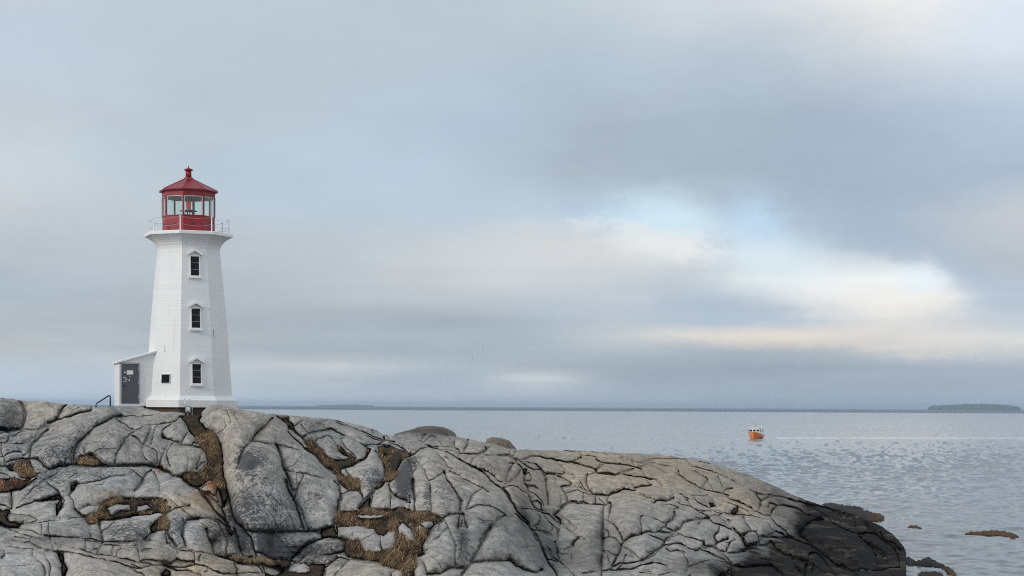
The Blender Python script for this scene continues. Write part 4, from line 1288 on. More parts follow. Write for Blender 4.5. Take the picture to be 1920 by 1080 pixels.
# ------------------------------------------------------------------ dry grass in the pockets
def grass_material():
    m = bpy.data.materials.new('dry_grass'); m.use_nodes = True; t = m.node_tree; b = t.nodes['Principled BSDF']
    a = N('ShaderNodeAttribute', t); a.attribute_name = 'tint'; link(a.outputs['Color'], b.inputs['Base Color'], t)
    b.inputs['Roughness'].default_value = 0.8; b.inputs['Specular IOR Level'].default_value = 0.15; return m
def make_grass():
    r = np.random.default_rng(5)
    gsel = np.flatnonzero((grass & (dE < BIGR) & rockm).ravel())
    x0, y0 = PX.ravel()[gsel], PY.ravel()[gsel]
    straw = ((y0 > 1035) & (x0 > 400) & (x0 < 560))
    long_ = ((x0 > 640) & (y0 > 1000)) | ((x0 > 330) & (x0 < 425) & (y0 > 875) & (y0 < 915))
    n = np.where(straw, 1.6, 2.3); k = np.repeat(np.arange(len(gsel)), np.floor(n + r.random(len(gsel))).astype(int))
    patch = vnoise(11, 41).ravel()[gsel][k] + 0.5 * vnoise(4, 42).ravel()[gsel][k]
    keep = r.random(len(k)) < np.clip(0.52 + 0.7 * patch, 0.04, 1); k = k[keep]; patch = patch[keep]
    K = len(k)
    px = x0[k] + r.uniform(-.7, .7, K) * PIT; py = y0[k] + r.uniform(-.7, .7, K) * PIT
    ji = np.clip(((py - GY0) / PIT).astype(int), 0, NY - 1) * NX + np.clip(((px - GX0) / PIT).astype(int), 0, NX - 1)
    p = at(px, py, BED.ravel()[ji] - 0.02)
    ln = r.uniform(0.16, 0.36, K) * np.where(long_[k], 1.7, 1.0) * np.where(straw[k], 0.8, 1.0) * np.clip(1 + 0.35 * patch, .4, 1.8)
    swirl = vnoise(18, 43).ravel()[gsel][k] * 1.5
    ang = swirl + r.normal(0, 0.55, K)
    dirx = np.sin(ang); diry = -np.abs(np.cos(ang)) * 0.8
    lift = r.uniform(0.15, 0.75, K)
    mid = p + ln[:, None] * 0.5 * np.stack([dirx * 0.6, diry * 0.6, lift + 0.15], 1)
    tip = mid + ln[:, None] * 0.6 * np.stack([dirx * 0.9, diry * 0.9, lift * 0.6 - 0.75], 1)
    sd_ = np.stack([np.cos(ang), np.sin(ang) * 0.4, 0 * ang], 1) * (r.uniform(0.008, 0.017, K))[:, None]
    co = np.stack([p - sd_, p + sd_, mid - sd_ * .8, mid + sd_ * .8, tip], 1).reshape(-1, 3)
    b = np.arange(K) * 5
    q = np.stack([b, b + 1, b + 3, b + 2], 1); tr = np.stack([b + 2, b + 3, b + 4], 1)
    me = np_mesh('dry_grass', co, [q, tr])
    base = np.array([[0.19, 0.115, 0.062], [0.31, 0.205, 0.115], [0.10, 0.06, 0.036], [0.44, 0.33, 0.20], [0.15, 0.13, 0.06]])
    pick = r.choice(5, K, p=[.36, .26, .18, .15, .05]); c = base[pick] * np.clip(1 + 0.30 * patch, .5, 1.6)[:, None] * r.uniform(.8, 1.2, K)[:, None]
    c[straw[k]] = c[straw[k]] * 0.4 + np.array([0.30, 0.23, 0.15]) * 0.6
    red = (x0[k] < 70) & (y0[k] > 893); c[red] *= np.array([1.05, .8, .8])
    a = me.color_attributes.new('tint', 'FLOAT_COLOR', 'POINT')
    a.data.foreach_set('color', np.repeat(np.concatenate([c, np.ones((K, 1))], 1), 5, 0).astype(np.float32).ravel())
    o = link_mesh('dry_grass', me, grass_material())
    tag(o, 'dry brown grass filling the hollows and clefts between the granite slabs', 'grass', kind='stuff')
make_grass()

# ------------------------------------------------------------------ sea
def sea_material():
    m = bpy.data.materials.new('sea_water'); m.use_nodes = True; t = m.node_tree; b = t.nodes['Principled BSDF']
    P = N('ShaderNodeTexCoord', t).outputs['Object']
    b.inputs['Roughness'].default_value = 0.10; b.inputs['IOR'].default_value = 1.333
    w1 = mnoise(t, scl(t, P, (0.55, 1.0, 1), (0, 0, 0.25)), 0.32, 3, 0.55); w2 = mnoise(t, scl(t, P, (0.6, 1.0, 1), (0, 0, -0.15)), 1.5, 4, 0.6, 0.3); w3 = mnoise(t, scl(t, P, (0.7, 1, 1), (0, 0, .1)), 0.055, 3, 0.5)
    gust = mnoise(t, scl(t, P, (0.4, 1, 1)), 0.012, 4, 0.6)
    amp = mramp(t, gust, [(0.35, (0.35,)*3), (0.65, (1.15,)*3)])
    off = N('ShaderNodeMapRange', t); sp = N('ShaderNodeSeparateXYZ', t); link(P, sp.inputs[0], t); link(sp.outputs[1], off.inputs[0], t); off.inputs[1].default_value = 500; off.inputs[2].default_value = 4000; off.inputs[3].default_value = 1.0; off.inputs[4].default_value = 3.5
    amp = mth('MULTIPLY', amp, off.outputs[0], tree=t)
    ruf = N('ShaderNodeMapRange', t); link(mth('ADD', sp.outputs[1], mth('MULTIPLY', gust, 900.0, tree=t), tree=t), ruf.inputs[0], t); ruf.inputs[1].default_value = 3500; ruf.inputs[2].default_value = 4300     # rougher open water, base colour darkened to draw the dark horizon band
    fa = N('ShaderNodeAttribute', t); fa.attribute_name = 'foam'
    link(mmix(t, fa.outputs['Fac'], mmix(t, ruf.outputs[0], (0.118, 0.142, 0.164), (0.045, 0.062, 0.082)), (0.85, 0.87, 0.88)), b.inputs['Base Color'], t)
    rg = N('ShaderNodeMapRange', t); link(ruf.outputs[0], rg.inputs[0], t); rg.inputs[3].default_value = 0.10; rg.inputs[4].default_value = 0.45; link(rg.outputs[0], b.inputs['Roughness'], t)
    h = mth('ADD', mth('MULTIPLY', w1, 0.30, tree=t), mth('ADD', mth('MULTIPLY', w2, 0.07, tree=t), mth('MULTIPLY', w3, 1.2, tree=t), tree=t), tree=t)
    link(mbump(t, mth('MULTIPLY', h, amp, tree=t), 0.85, 0.55), b.inputs['Normal'], t)
    return m
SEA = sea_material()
_r = np.random.default_rng(17); WAVES = []
for k in range(60):
    L = 0.6 * (5.0 / 0.6) ** _r.random(); th = R(68) + _r.normal(0, 0.55); WAVES.append((math.cos(th) * 2 * math.pi / L, math.sin(th) * 2 * math.pi / L, _r.uniform(0, 6.28), 0.0105 * L ** 0.80))
SWELL = []
for k in range(24):
    L = 4 * (11 / 4) ** _r.random(); th = R(75) + _r.normal(0, 0.5); SWELL.append((math.cos(th) * 2 * math.pi / L, math.sin(th) * 2 * math.pi / L, _r.uniform(0, 6.28), 0.0008 * L))
_w0 = sea(1440.0, 821.2); _w1 = sea(1990.0, 822.6)
def wake_f(X, Y):
    u = (X - _w0[0]) / (_w1[0] - _w0[0]); yl = _w0[1] + u * (_w1[1] - _w0[1])
    return np.exp(-((Y - yl) / 9.0) ** 2) * np.clip(u / .04, 0, 1)
def sea_h(X, Y):
    H = np.zeros_like(X); Rr = np.hypot(X, Y); A = np.arctan2(X, Y)
    for kx, ky, ph, a in WAVES: H += a * np.sin(kx * X + ky * Y + ph + 0.9 * np.sin(0.05 * kx * Y + ph))
    gust = 0.85 + 0.30 * np.sin(X * .021 + 1.3 * np.sin(Y * .012)) * np.sin(Y * .017 + 2)
    win = np.clip((Rr - 70) / 15, 0, 1) * np.clip((.325 - A) / .01, 0, 1) * np.clip((A + .12) / .03, 0, 1)
    far_ = np.zeros_like(X)
    for kx, ky, ph, a in SWELL: far_ += a * np.sin(kx * X + ky * Y + ph + 1.2 * np.sin(0.03 * kx * Y + ph))
    H = H + .35 * wake_f(X, Y)
    return (H * np.clip(.70 + (Rr - 100) / 400, .70, 1.45) + far_ * np.clip((Rr - 180) / 300, 0, 1.6)) * gust * win
def sea_mesh():
    rs = [84.0]
    while rs[-1] < 3000: rs.append(rs[-1] + max(rs[-1]**2 / 40000.0, 0.22))
    near = [20, 40, 60, 75]; farr = [3400, 4000, 4800, 6000, 8000, 11000, 15000, 22000]
    rs = np.array(near + rs + farr); aw = np.concatenate([np.linspace(-1.2, -.36, 24)[:-1], np.linspace(-.33, -0.12, 60)[:-1], np.linspace(-0.12, .325, 1100), np.linspace(.33, 1.2, 24)])
    Rr, A = np.meshgrid(rs, aw, indexing='ij'); X = Rr * np.sin(A); Y = Rr * np.cos(A); Z = sea_h(X, Y)
    ix = np.arange(X.size).reshape(X.shape); q = np.stack([ix[:-1, :-1].ravel(), ix[:-1, 1:].ravel(), ix[1:, 1:].ravel(), ix[1:, :-1].ravel()], 1)[:, ::-1]
    me = np_mesh('sea', np.stack([X, Y, Z], -1).reshape(-1, 3), [q], np.ones(len(q), bool))
    r = np.random.default_rng(4); streak = np.interp(X.ravel(), np.arange(-20, 400, 1.6), r.random(263)[:len(np.arange(-20, 400, 1.6))]).reshape(X.shape)
    fo = np.clip(wake_f(X, Y + 5) * (.45 + .75 * streak) - .15, 0, .5)
    a = me.attributes.new('foam', 'FLOAT', 'POINT'); a.data.foreach_set('value', fo.astype(np.float32).ravel()); return me
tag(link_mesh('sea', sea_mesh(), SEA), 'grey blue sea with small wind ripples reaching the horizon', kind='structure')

# ------------------------------------------------------------------ islands on the horizon
def island(name, prof, dist, deep, m, label):
    """prof: survey (column, top row); solid wooded island standing in the sea"""
    cols = np.linspace(prof[0][0], prof[-1][0], 90); topr = np.interp(cols, [p[0] for p in prof], [p[1] for p in prof]) + 0.25 * np.random.default_rng(3).standard_normal(90)
    nr = 12; vs = []
    zt = 9 + (HZ + (cols - 960) * math.tan(ROLL) - topr) * dist / F
    w = np.sin(np.linspace(0, math.pi, 90)) ** 0.5
    for i in range(nr):
        s = i / (nr - 1); f = math.sin(math.pi * s) ** 0.45
        xx = (cols - CX) / F * dist; y = dist + (s - 0.5) * deep * w
        vs.append(np.stack([xx, y, -2 + (np.maximum(zt, 0) + 2) * f * (0.93 + 0.07 * np.random.default_rng(i).random(90))], 1))
    ix = np.arange(nr * 90).reshape(nr, 90); q = np.stack([ix[:-1, :-1].ravel(), ix[:-1, 1:].ravel(), ix[1:, 1:].ravel(), ix[1:, :-1].ravel()], 1)
    me = np_mesh(name, np.concatenate(vs), [q], np.ones(len(q), bool))
    return tag(link_mesh(name, me, m), label, 'island', 'islands on the horizon')
def wood_material():
    m = bpy.data.materials.new('far_wood'); m.use_nodes = True; t = m.node_tree; b = t.nodes['Principled BSDF']
    n = mnoise(t, N('ShaderNodeTexCoord', t).outputs['Object'], 0.03, 6, .7)
    link(mramp(t, n, [(0.3, (0.03, 0.045, 0.035)), (0.7, (0.07, 0.085, 0.06))]), b.inputs['Base Color'], t); b.inputs['Roughness'].default_value = 0.9; return m
FARW = wood_material()
island('island', [(1739, 768), (1743, 763), (1748, 760.3), (1762, 759.8), (1775, 758.8), (1795, 758.3), (1820, 757), (1850, 757), (1862, 758), (1880, 759), (1900, 760.8), (1908, 763), (1911, 768)], 9500, 500, FARW, 'long low wooded island on the horizon at the far right')
island('island', [(592, 760.5), (605, 759.7), (625, 759.3), (650, 758.6), (665, 758.7), (690, 759.7), (700, 760.7)], 12500, 300, FARW, 'very faint flat island on the horizon right of the lighthouse')

# ------------------------------------------------------------------ rounded rocks and weed reefs standing at the water
WEED = None
def reef_material():
    m = bpy.data.materials.new('reef'); m.use_nodes = True; t = m.node_tree; b = t.nodes['Principled BSDF']
    P = N('ShaderNodeTexCoord', t).outputs['Object']; n = mnoise(t, P, 0.9, 7, .65); a = N('ShaderNodeAttribute', t); a.attribute_name = 'weed'
    dark = mramp(t, n, [(0.3, (0.006, 0.006, 0.007)), (0.7, (0.028, 0.026, 0.024))])
    weed = mramp(t, mnoise(t, P, 2.0, 6, .7), [(0.3, (0.05, 0.022, 0.008)), (0.7, (0.17, 0.082, 0.028))])
    link(mmix(t, a.outputs['Fac'], dark, weed), b.inputs['Base Color'], t); b.inputs['Roughness'].default_value = 0.6; b.inputs['Specular IOR Level'].default_value = 0.12
    link(mbump(t, mnoise(t, P, 5, 6, .7), 1.0, 0.2), b.inputs['Normal'], t); return m
REEF = reef_material()
def reef(name, poly, hgt, label, weed, seed, cat='reef', step=1.3, rough=0.5):
    p = np.array(poly, float); rr = np.random.default_rng(seed)
    x0, y0 = p.min(0) - 1; x1, y1 = p.max(0) + 1
    xs = np.arange(x0, x1, step); ys = np.arange(y0, y1, step * 0.5); X, Y = np.meshgrid(xs, ys)
    ins = np.zeros(X.shape, bool); d = np.full(X.shape, 1e9); X2 = X + .8 * np.sin(Y * 3 + seed); Y2 = Y + .3 * np.sin(X * .8 + seed) + .15 * np.sin(X * 2.3)
    for a, c in zip(p, np.roll(p, -1, 0)):
        if a[1] != c[1]: ins ^= ((a[1] > Y2) != (c[1] > Y2)) & (X2 < (c[0] - a[0]) * (Y2 - a[1]) / (c[1] - a[1]) + a[0])
        dd = c - a; tt = np.clip(((X2 - a[0]) * dd[0] + (Y2 - a[1]) * dd[1] * 16) / (dd[0]**2 + 16 * dd[1]**2 + 1e-9), 0, 1)
        d = np.minimum(d, np.hypot(X2 - a[0] - tt * dd[0], 4 * (Y2 - a[1] - tt * dd[1])))
    h = np.where(ins, hgt * np.sqrt(np.clip(d / 9, 0, 1)) * (1 + rough * 0.4 * np.sin(X * .37 + seed + 2 * np.sin(Y * .9)) * np.sin(X * .14 + Y * 1.3)), -0.5 * np.clip(d / 3, 0, 1)) - 0.02
    g = sea(X, Y, 0.0); g[..., 2] = h
    ix = np.arange(X.size).reshape(X.shape); keep = (ins[:-1, :-1] | ins[1:, :-1] | ins[:-1, 1:] | ins[1:, 1:])
    q = np.stack([ix[1:, :-1], ix[1:, 1:], ix[:-1, 1:], ix[:-1, :-1]], -1)[keep]
    used = np.unique(q); re = np.full(X.size, -1); re[used] = np.arange(len(used))
    me = np_mesh(name, g.reshape(-1, 3)[used], [re[q]], np.ones(len(q), bool))
    wv = np.clip(weed(X, Y) + rr.normal(0, .15, X.shape), 0, 1).ravel()[used]
    a = me.attributes.new('weed', 'FLOAT', 'POINT'); a.data.foreach_set('value', wv.astype(np.float32))
    return tag(link_mesh(name, me, REEF), label, cat, 'weedy reefs awash beside the shore')
reef('reef', [(1540,946),(1556,946.5),(1575,950),(1597,953),(1612,954),(1626,956),(1612,957),(1592,957.5),(1580,960),(1560,958)], .35, 'thin dark spit reaching furthest out from the right flank', lambda X, Y: np.clip(1 - np.abs(X - 1578) / 22, 0, 1) * (Y < 953.5) * .9, 1)
reef('reef', [(1580,958.5),(1600,960),(1625,964),(1645,969),(1659,972),(1656,976),(1646,979),(1632,980),(1615,975),(1595,970)], .45, 'dark spit with an orange brown weed tip, behind the last rock rib', lambda X, Y: np.clip((X - 1622) / 26, 0, 1), 2)
reef('weed_mat', [(1807,1001.5),(1820,1000),(1832,1000.5),(1850,998.5),(1865,998),(1885,999.5),(1900,1003),(1912,1007.5),(1900,1010),(1886,1008),(1868,1005),(1845,1004.5),(1828,1004),(1812,1003.5)], .25, 'largest brown weed mat floating by itself at the right edge', lambda X, Y: X * 0 + .95, 3, 'seaweed')
reef('weed_mat', [(1700,990.5),(1704,987.5),(1713,986.7),(1722,988),(1730,991.5),(1715,991.8)], .22, 'small brown weed patch floating alone between shore and weed mat', lambda X, Y: X * 0 + .9, 4, 'seaweed')
reef('reef', [(1688,1054),(1697,1048),(1706,1047),(1716,1052),(1722,1055),(1733,1049),(1743,1048),(1752,1052),(1766,1060),(1780,1066),(1790,1073),(1796,1084),(1785,1084),(1776,1074),(1760,1067),(1748,1062),(1735,1061),(1718,1060),(1705,1062),(1697,1060)], .18, 'jagged black reef awash at the foot of the last rock', lambda X, Y: np.clip((X - 1760) / 24, 0, 1) * .8, 5, rough=1.3)
for i, (poly, lab) in enumerate([
    ([(1715,1077),(1735,1073),(1752,1073),(1768,1077),(1775,1090),(1735,1090),(1718,1083)], 'low black reef nearest the bottom edge at right'),
    ([(1680,1074),(1688,1071),(1697,1074),(1700,1079),(1688,1082)], 'tiny black rock awash beside the foot of the shore')]):
    reef('reef', poly, .12, lab, lambda X, Y: X * 0 + .1, 20 + i, rough=1.5)

def round_rock(name, outline, D, label, base_row, seed, toned, deep=5.0):
    """a humped boulder: outline gives its skyline, it stands on the ground behind the crest"""
    cols = np.linspace(outline[0][0], outline[-1][0], 60); topr = np.interp(cols, [p[0] for p in outline], [p[1] for p in outline])
    rr = np.random.default_rng(seed); nr = 22; rows_ = []
    w = np.clip(np.minimum(cols - cols[0], cols[-1] - cols) / 22, 0, 1) ** 0.5
    zt = at(cols, topr, D)[:, 2]; zb = at(cols, base_row, D)[:, 2] - 1.2; xx = at(cols, topr, D)[:, 0]
    for i in range(nr):
        a = math.pi * i / (nr - 1); f = math.sin(a) ** 0.7; yy = D - math.cos(a) * deep * (0.25 + 0.75 * w)
        rows_.append(np.stack([xx, yy, zb + (zt - zb) * f * (1 + 0.0 * w) - 0.03 * rr.random(60)], 1))
    ix = np.arange(nr * 60).reshape(nr, 60); q = np.stack([ix[:-1, :-1].ravel(), ix[:-1, 1:].ravel(), ix[1:, 1:].ravel(), ix[1:, :-1].ravel()], 1)
    me = np_mesh(name, np.concatenate(rows_), [q], np.ones(len(q), bool)); n = nr * 60
    for nm, c in (('stain', (0.3, toned[0], toned[1], .9)), ('stain_b', (0, 0, 0, .9))):
        a = me.color_attributes.new(nm, 'FLOAT_COLOR', 'POINT'); a.data.foreach_set('color', np.tile(np.array(c, np.float32), n))
    return tag(link_mesh(name, me, GRANITE), label, 'boulder', 'rounded boulders on the skyline')
round_rock('boulder', [(738,817),(741,813),(755,809),(775,804),(785,800),(800,798),(815,798.5),(832,801),(845,806),(853,812),(858,822)], 113, 'big smooth brown hump of rock standing out against the sea', 822, 1, (.45, 1.2))
round_rock('boulder', [(910,830),(915,822),(924,819.2),(940,821),(955,826),(962,834),(972,846)], 122, 'angular brown boulder with a dark right side against the sea', 846, 2, (.4, 1.6), 3)

# ------------------------------------------------------------------ lighthouse
KM = 100.0 / F
LX = 354.0; HL = HZ + (LX - 960) * math.tan(ROLL)
ZL = lambda row, s=1.0: 9 + (HL - row) * KM * s
lc = at(LX, HL, 100.0)
Z0 = ZL(763.0)
white = bpy.data.materials.new('white_paint'); white.use_nodes = True
t = white.node_tree; b = t.nodes['Principled BSDF']; P = N('ShaderNodeTexCoord', t).outputs['Object']
wz = N('ShaderNodeSeparateXYZ', t); link(P, wz.inputs[0], t)
course = mnoise(t, scl(t, P, (0.05, 0.05, 5.5)), 1.0, 2, 0.5)
line = mramp(t, mnoise(t, scl(t, P, (0.35, 0.35, 9.0)), 1.0, 3, 0.6), [(0.60, (0,0,0)), (0.66, (1,1,1))])
blot = mnoise(t, P, 0.8, 6, .6); strk = mnoise(t, scl(t, P, (3, 3, 0.25)), 1.3, 5, .65)
c = mmix(t, mramp(t, blot, [(0.4, (0,)*3), (0.75, (1,)*3)]), (0.80, 0.80, 0.79), (0.74, 0.745, 0.74))
c = mmix(t, mramp(t, strk, [(0.58, (0,)*3), (0.78, (.8,)*3)]), c, (0.66, 0.64, 0.59))
c = mmix(t, mth('MULTIPLY', line, 0.06, tree=t), c, (0.55, 0.56, 0.57))
link(c, b.inputs['Base Color'], t); b.inputs['Roughness'].default_value = 0.55
link(mbump(t, mth('ADD', course, mth('MULTIPLY', line, -0.5, tree=t), tree=t), 0.2, 0.05), b.inputs['Normal'], t)
def paint(name, col, rough=.45, var=.25):
    m = bpy.data.materials.new(name); m.use_nodes = True; t = m.node_tree; b = t.nodes['Principled BSDF']
    P = N('ShaderNodeTexCoord', t).outputs['Object']; n = mnoise(t, P, 1.7, 6, .65); st = mnoise(t, scl(t, P, (5, 5, .6)), 1.2, 4, .6)
    c = mmix(t, mramp(t, n, [(0.35, (0,)*3), (0.7, (1,)*3)]), col, tuple(x * (1 - var) for x in col))
    c = mmix(t, mramp(t, st, [(0.6, (0,)*3), (0.8, (.5,)*3)]), c, tuple(x * .7 for x in col))
    link(c, b.inputs['Base Color'], t); b.inputs['Roughness'].default_value = rough; return m
red = paint('red_paint', (0.29, 0.006, 0.012), .48); redroof = paint('red_roof_paint', (0.255, 0.009, 0.019), .42)
trim = paint('white_trim', (0.82, 0.82, 0.81), .5, .06); steel = paint('galvanised_steel', (0.42, 0.44, 0.46), .5); dark = mat('dark_steel', (0.03, 0.033, 0.038), .5)
doorm = paint('grey_door_paint', (0.085, 0.088, 0.095), .45, .12); brown = paint('stained_concrete', (0.115, 0.068, 0.048), .9, .5); greyin = mat('grey_ceiling', (0.42, 0.46, 0.46), .7)
glassdark = mat('window_glass', (0.006, 0.007, 0.010), .15, .18)
glass = bpy.data.materials.new('lantern_glass'); glass.use_nodes = True; t = glass.node_tree; t.nodes.clear()
tr = N('ShaderNodeBsdfTransparent', t); tr.inputs[0].default_value = (0.93, 0.97, 0.96, 1); gl = N('ShaderNodeBsdfGlossy', t); gl.inputs['Roughness'].default_value = 0.02
fr = N('ShaderNodeLayerWeight', t); ms = N('ShaderNodeMixShader', t); link(mth('MULTIPLY_ADD', mth('POWER', fr.outputs['Facing'], 4.0, tree=t), 0.4, 0.04, tree=t), ms.inputs[0], t); link(tr.outputs[0], ms.inputs[1], t); link(gl.outputs[0], ms.inputs[2], t)
link(ms.outputs[0], N('ShaderNodeOutputMaterial', t).inputs[0], t)
LH = empty('lighthouse', (lc[0], lc[1], Z0), label='white octagonal lighthouse tower with red lantern and small side porch', cat='lighthouse')
PH = R(-0.5); C8 = math.cos(math.pi / 8)
z = lambda row, s=1.0: ZL(row, s) - Z0
MBR = lambda prof: [(r * KM, z(y)) for r, y in prof]
MB().ring(MBR([(91.5, 763.5), (91.5, 751)]), 8, PH).build('plinth', white, LH)
MB().ring(MBR([(91.5, 750.9), (90, 750), (83.5, 743), (82, 742.5)]), 8, PH).build('plinth_cap', trim, LH)
MB().ring(MBR([(85, 778), (85, 763.6)]), 8, PH).build('footing', brown, LH)
TW = [(81.2, 742.4), (79, 712), (76.2, 673), (73.4, 635), (70.8, 600), (67.5, 562), (65.0, 535), (61.8, 505), (59.4, 482), (58.6, 472), (59.6, 466), (62.5, 460.5), (66.5, 456), (72, 451.8), (77, 448.8), (80.5, 447.2)]
MB().ring(MBR(TW), 8, PH).build('tower_wall', white, LH)
MB().ring(MBR([(81.8, 447.1), (83.2, 446.5), (83.2, 441.5), (82.4, 440.6)]), 8, PH).build('gallery_slab', trim, LH)
rad = lambda row: np.interp(-row, [-y for _, y in TW], [r for r, _ in TW])
def facet(ang, row, s=0.98):
    """frame on a sloping tower facet: origin, across, up, out"""
    zz = z(row, s); prow = HL - (zz + Z0 - 9) / KM
    ap = rad(prow) * C8 * KM; ap2 = rad(prow - 10) * C8 * KM
    out = Vector((math.sin(ang), -math.cos(ang), 0)); ac = Vector((math.cos(ang), math.sin(ang), 0))
    upv = (out * (ap2 - ap) + Vector((0, 0, 10 * KM))).normalized(); n = ac.cross(upv) if ac.cross(upv).dot(out) > 0 else upv.cross(ac)
    return out * ap + Vector((0, 0, zz)), ac, upv, n.normalized()
def window(row, peak):
    o, ac, u, n = facet(PH + math.pi / 8, row)
    w, h = 0.50, 1.13
    L = lambda a, b_, c_: o + ac * a + u * b_ + n * c_
    f = MB()
    f.box(L(0, h/2 + .045, .03), (w + .128, .09, .12), ac, u, n); f.box(L(0, -h/2 - .03, .03), (w + .128, .06, .12), ac, u, n)
    f.box(L(-w/2 - .032, 0, .03), (.064, h, .118), ac, u, n); f.box(L(w/2 + .032, 0, .03), (.064, h, .118), ac, u, n)
    win = f.build('window', trim, LH)
    for i in range(3):
        MB().box(L(0, h/2 - h*(i + .5)/3, -.012), (w, h/3 - .022, .05), ac, u, n).build('pane', glassdark, win)
        if i: MB().box(L(0, h/2 - h*i/3, .004), (w - .002, .017, .055), ac, u, n).build('glazing_bar', steel, win)
    MB().box(L(0, -h/2 - .115, .06), (w + .24, .11, .2), ac, u, n).build('sill', trim, win)
    hood = MB(); hw = .44; y0 = h/2 + .085
    outer = [(-hw, y0), (-hw, y0 + .09), (-hw*.5, y0 + .045 + peak/2), (0, y0 + peak), (hw*.5, y0 + .045 + peak/2), (hw, y0 + .09), (hw, y0)]
    inner = [(hw - .10, y0 - .01), (hw*.4, y0 + .5*(peak - .13)), (0, y0 + peak - .13), (-hw*.4, y0 + .5*(peak - .13)), (-hw + .10, y0 - .01)]
    pts = outer + inner; k = len(pts)
    hood.add([L(a, b_, -.02) for a, b_ in pts] + [L(a, b_, .24) for a, b_ in pts], [(i, (i+1) % k, k + (i+1) % k, k + i) for i in range(k)] + [(i, i+1, 10-i+1 if 0 else 11-i if 11-i < k else 11-i, 11-i+1 if 11-i+1 < k else 0) for i in []])
    def strip(b0): return [(b0+0, b0+1, b0+11), (b0+1, b0+2, b0+10, b0+11), (b0+2, b0+3, b0+9, b0+10), (b0+3, b0+4, b0+8, b0+9), (b0+4, b0+5, b0+7, b0+8), (b0+5, b0+6, b0+7)]
    hood.f += strip(0) + strip(k)
    hood.build('hood', trim, win)
    MB().add([L(a, b_, .02) for a, b_ in [(-hw*.75, y0+.02), (hw*.75, y0+.02), (0, y0+peak-.18)]] + [L(a, b_, .05) for a, b_ in [(-hw*.75, y0+.02), (hw*.75, y0+.02), (0, y0+peak-.18)]], [(0,1,2),(3,5,4),(0,3,4,1),(1,4,5,2),(2,5,3,0)]).build('tympanum', trim, win)
for row, pk in ((499, .335), (597, .31), (701, .335)): window(row, pk)
o, ac, u, n = facet(PH - math.pi / 8, 710.5)
pq = MB().box(o + n * .03, (.57, .50, .06), ac, u, n).build('plaque', mat('bronze', (0.008, 0.008, 0.011), .7, .1), LH)
fm = MB()
for a, b_, dx, dy in ((0, .265, .62, .03), (0, -.265, .62, .03), (-.30, 0, .03, .50), (.30, 0, .03, .50)): fm.box(o + ac * a + u * b_ + n * .028, (dx, dy, .075), ac, u, n)
fm.build('plaque_frame', trim, pq)
for ang, a0, row, ln in ((PH - math.pi/8, -.18, 654, .38), (PH + 3*math.pi/8, -.62, 626, .5)):
    o, ac, u, n = facet(ang, row)
    MB().tube([o + ac * a0 + u * ln/2 + n * .005, o + ac * (a0 + .02) + n * .006, o + ac * (a0 + .01) - u * ln/2 + n * .005], .012, 5).build('rust_streak', mat('rust_stain', (.12, .08, .05), .9), LH)
# lantern
MB().ring(MBR([(49, 440.7), (49, 410.6)]), 8, PH).build('lantern_wall', red, LH)
MB().ring(MBR([(49.6, 410.5), (49.9, 409.8), (49.6, 408.6), (48, 408.4)]), 8, PH).build('lantern_sill', red, LH)
for a in range(8):
    ang = PH + (a + .5) * math.pi / 4; out = Vector((math.sin(ang), -math.cos(ang), 0)); ac = Vector((math.cos(ang), math.sin(ang), 0)); ap = 49 * C8 * KM
    if a in (6, 7, 0): MB().ring([(.075, 0), (.075, .05)], 10).build('vent_hole', dark, LH).matrix_local = Matrix.Translation(out * (ap - .02) + ac * (-.05) + Vector((0, 0, z(424)))) @ out.to_track_quat('Z', 'Y').to_matrix().to_4x4()
    half = 48 * KM * math.sin(math.pi / 8); h0, h1_ = z(408.3), z(373.4)
    ap = 47.6 * C8 * KM; cz = (h0 + h1_) / 2
    pn = MB().box(out * ap + Vector((0, 0, cz)), (2 * half - .09, .016, h1_ - h0), ac, out).build('pane', glass, LH)
    pf = MB()
    for s in (-1, 1): pf.box(out * (ap + .012) + ac * s * (half - .062) + Vector((0, 0, cz)), (.034, .05, h1_ - h0), ac, out)
    pf.box(out * (ap + .012) + Vector((0, 0, h1_ - .018)), (2 * half - .174, .049, .03), ac, out)
    pf.build('pane_frame', trim, pn)
    ang2 = PH + a * math.pi / 4; o2 = Vector((math.sin(ang2), -math.cos(ang2), 0)) * 48.3 * KM; a2 = Vector((math.cos(ang2), math.sin(ang2), 0))
    MB().box(o2 + Vector((0, 0, cz)), (.095, .11, h1_ - h0 + .02), a2, o2.normalized()).build('mullion', red, LH)
MB().ring(MBR([(46.5, 373.3), (49.6, 373.2), (49.6, 363.2), (46.5, 363)]), 8, PH).build('lantern_fascia', red, LH)
MB().ring(MBR([(46, 374.4), (46, 373.5)]), 8, PH).build('lantern_ceiling', greyin, LH)
rf = MB().ring(MBR([(50, 363.6), (55.3, 363.4), (55.6, 361.6), (54.4, 360.4), (10.2, 338.8), (9.2, 337.4), (8.6, 335.8), (6.0, 334.2)]), 8, PH).build('lantern_roof', redroof, LH)
for a in range(8):
    ang = PH + a * math.pi / 4; dv_ = lambda r, y: Vector((math.sin(ang) * r * KM, -math.cos(ang) * r * KM, z(y)))
    MB().tube([dv_(54.6, 360.2), dv_(10.2, 338.6)], .018, 5).build('ridge', redroof, rf)
MB().ring(MBR([(5.6, 334.6), (5.4, 322.4)]), 16, 0).build('ventilator', red, LH, True)
MB().ring(MBR([(5.4, 322.6), (8.6, 321.9), (8.8, 320.9), (5.5, 319.2), (1.6, 317.2), (0.7, 315.5), (0.25, 312)]), 16, 0).build('ventilator_cap', red, LH, True)
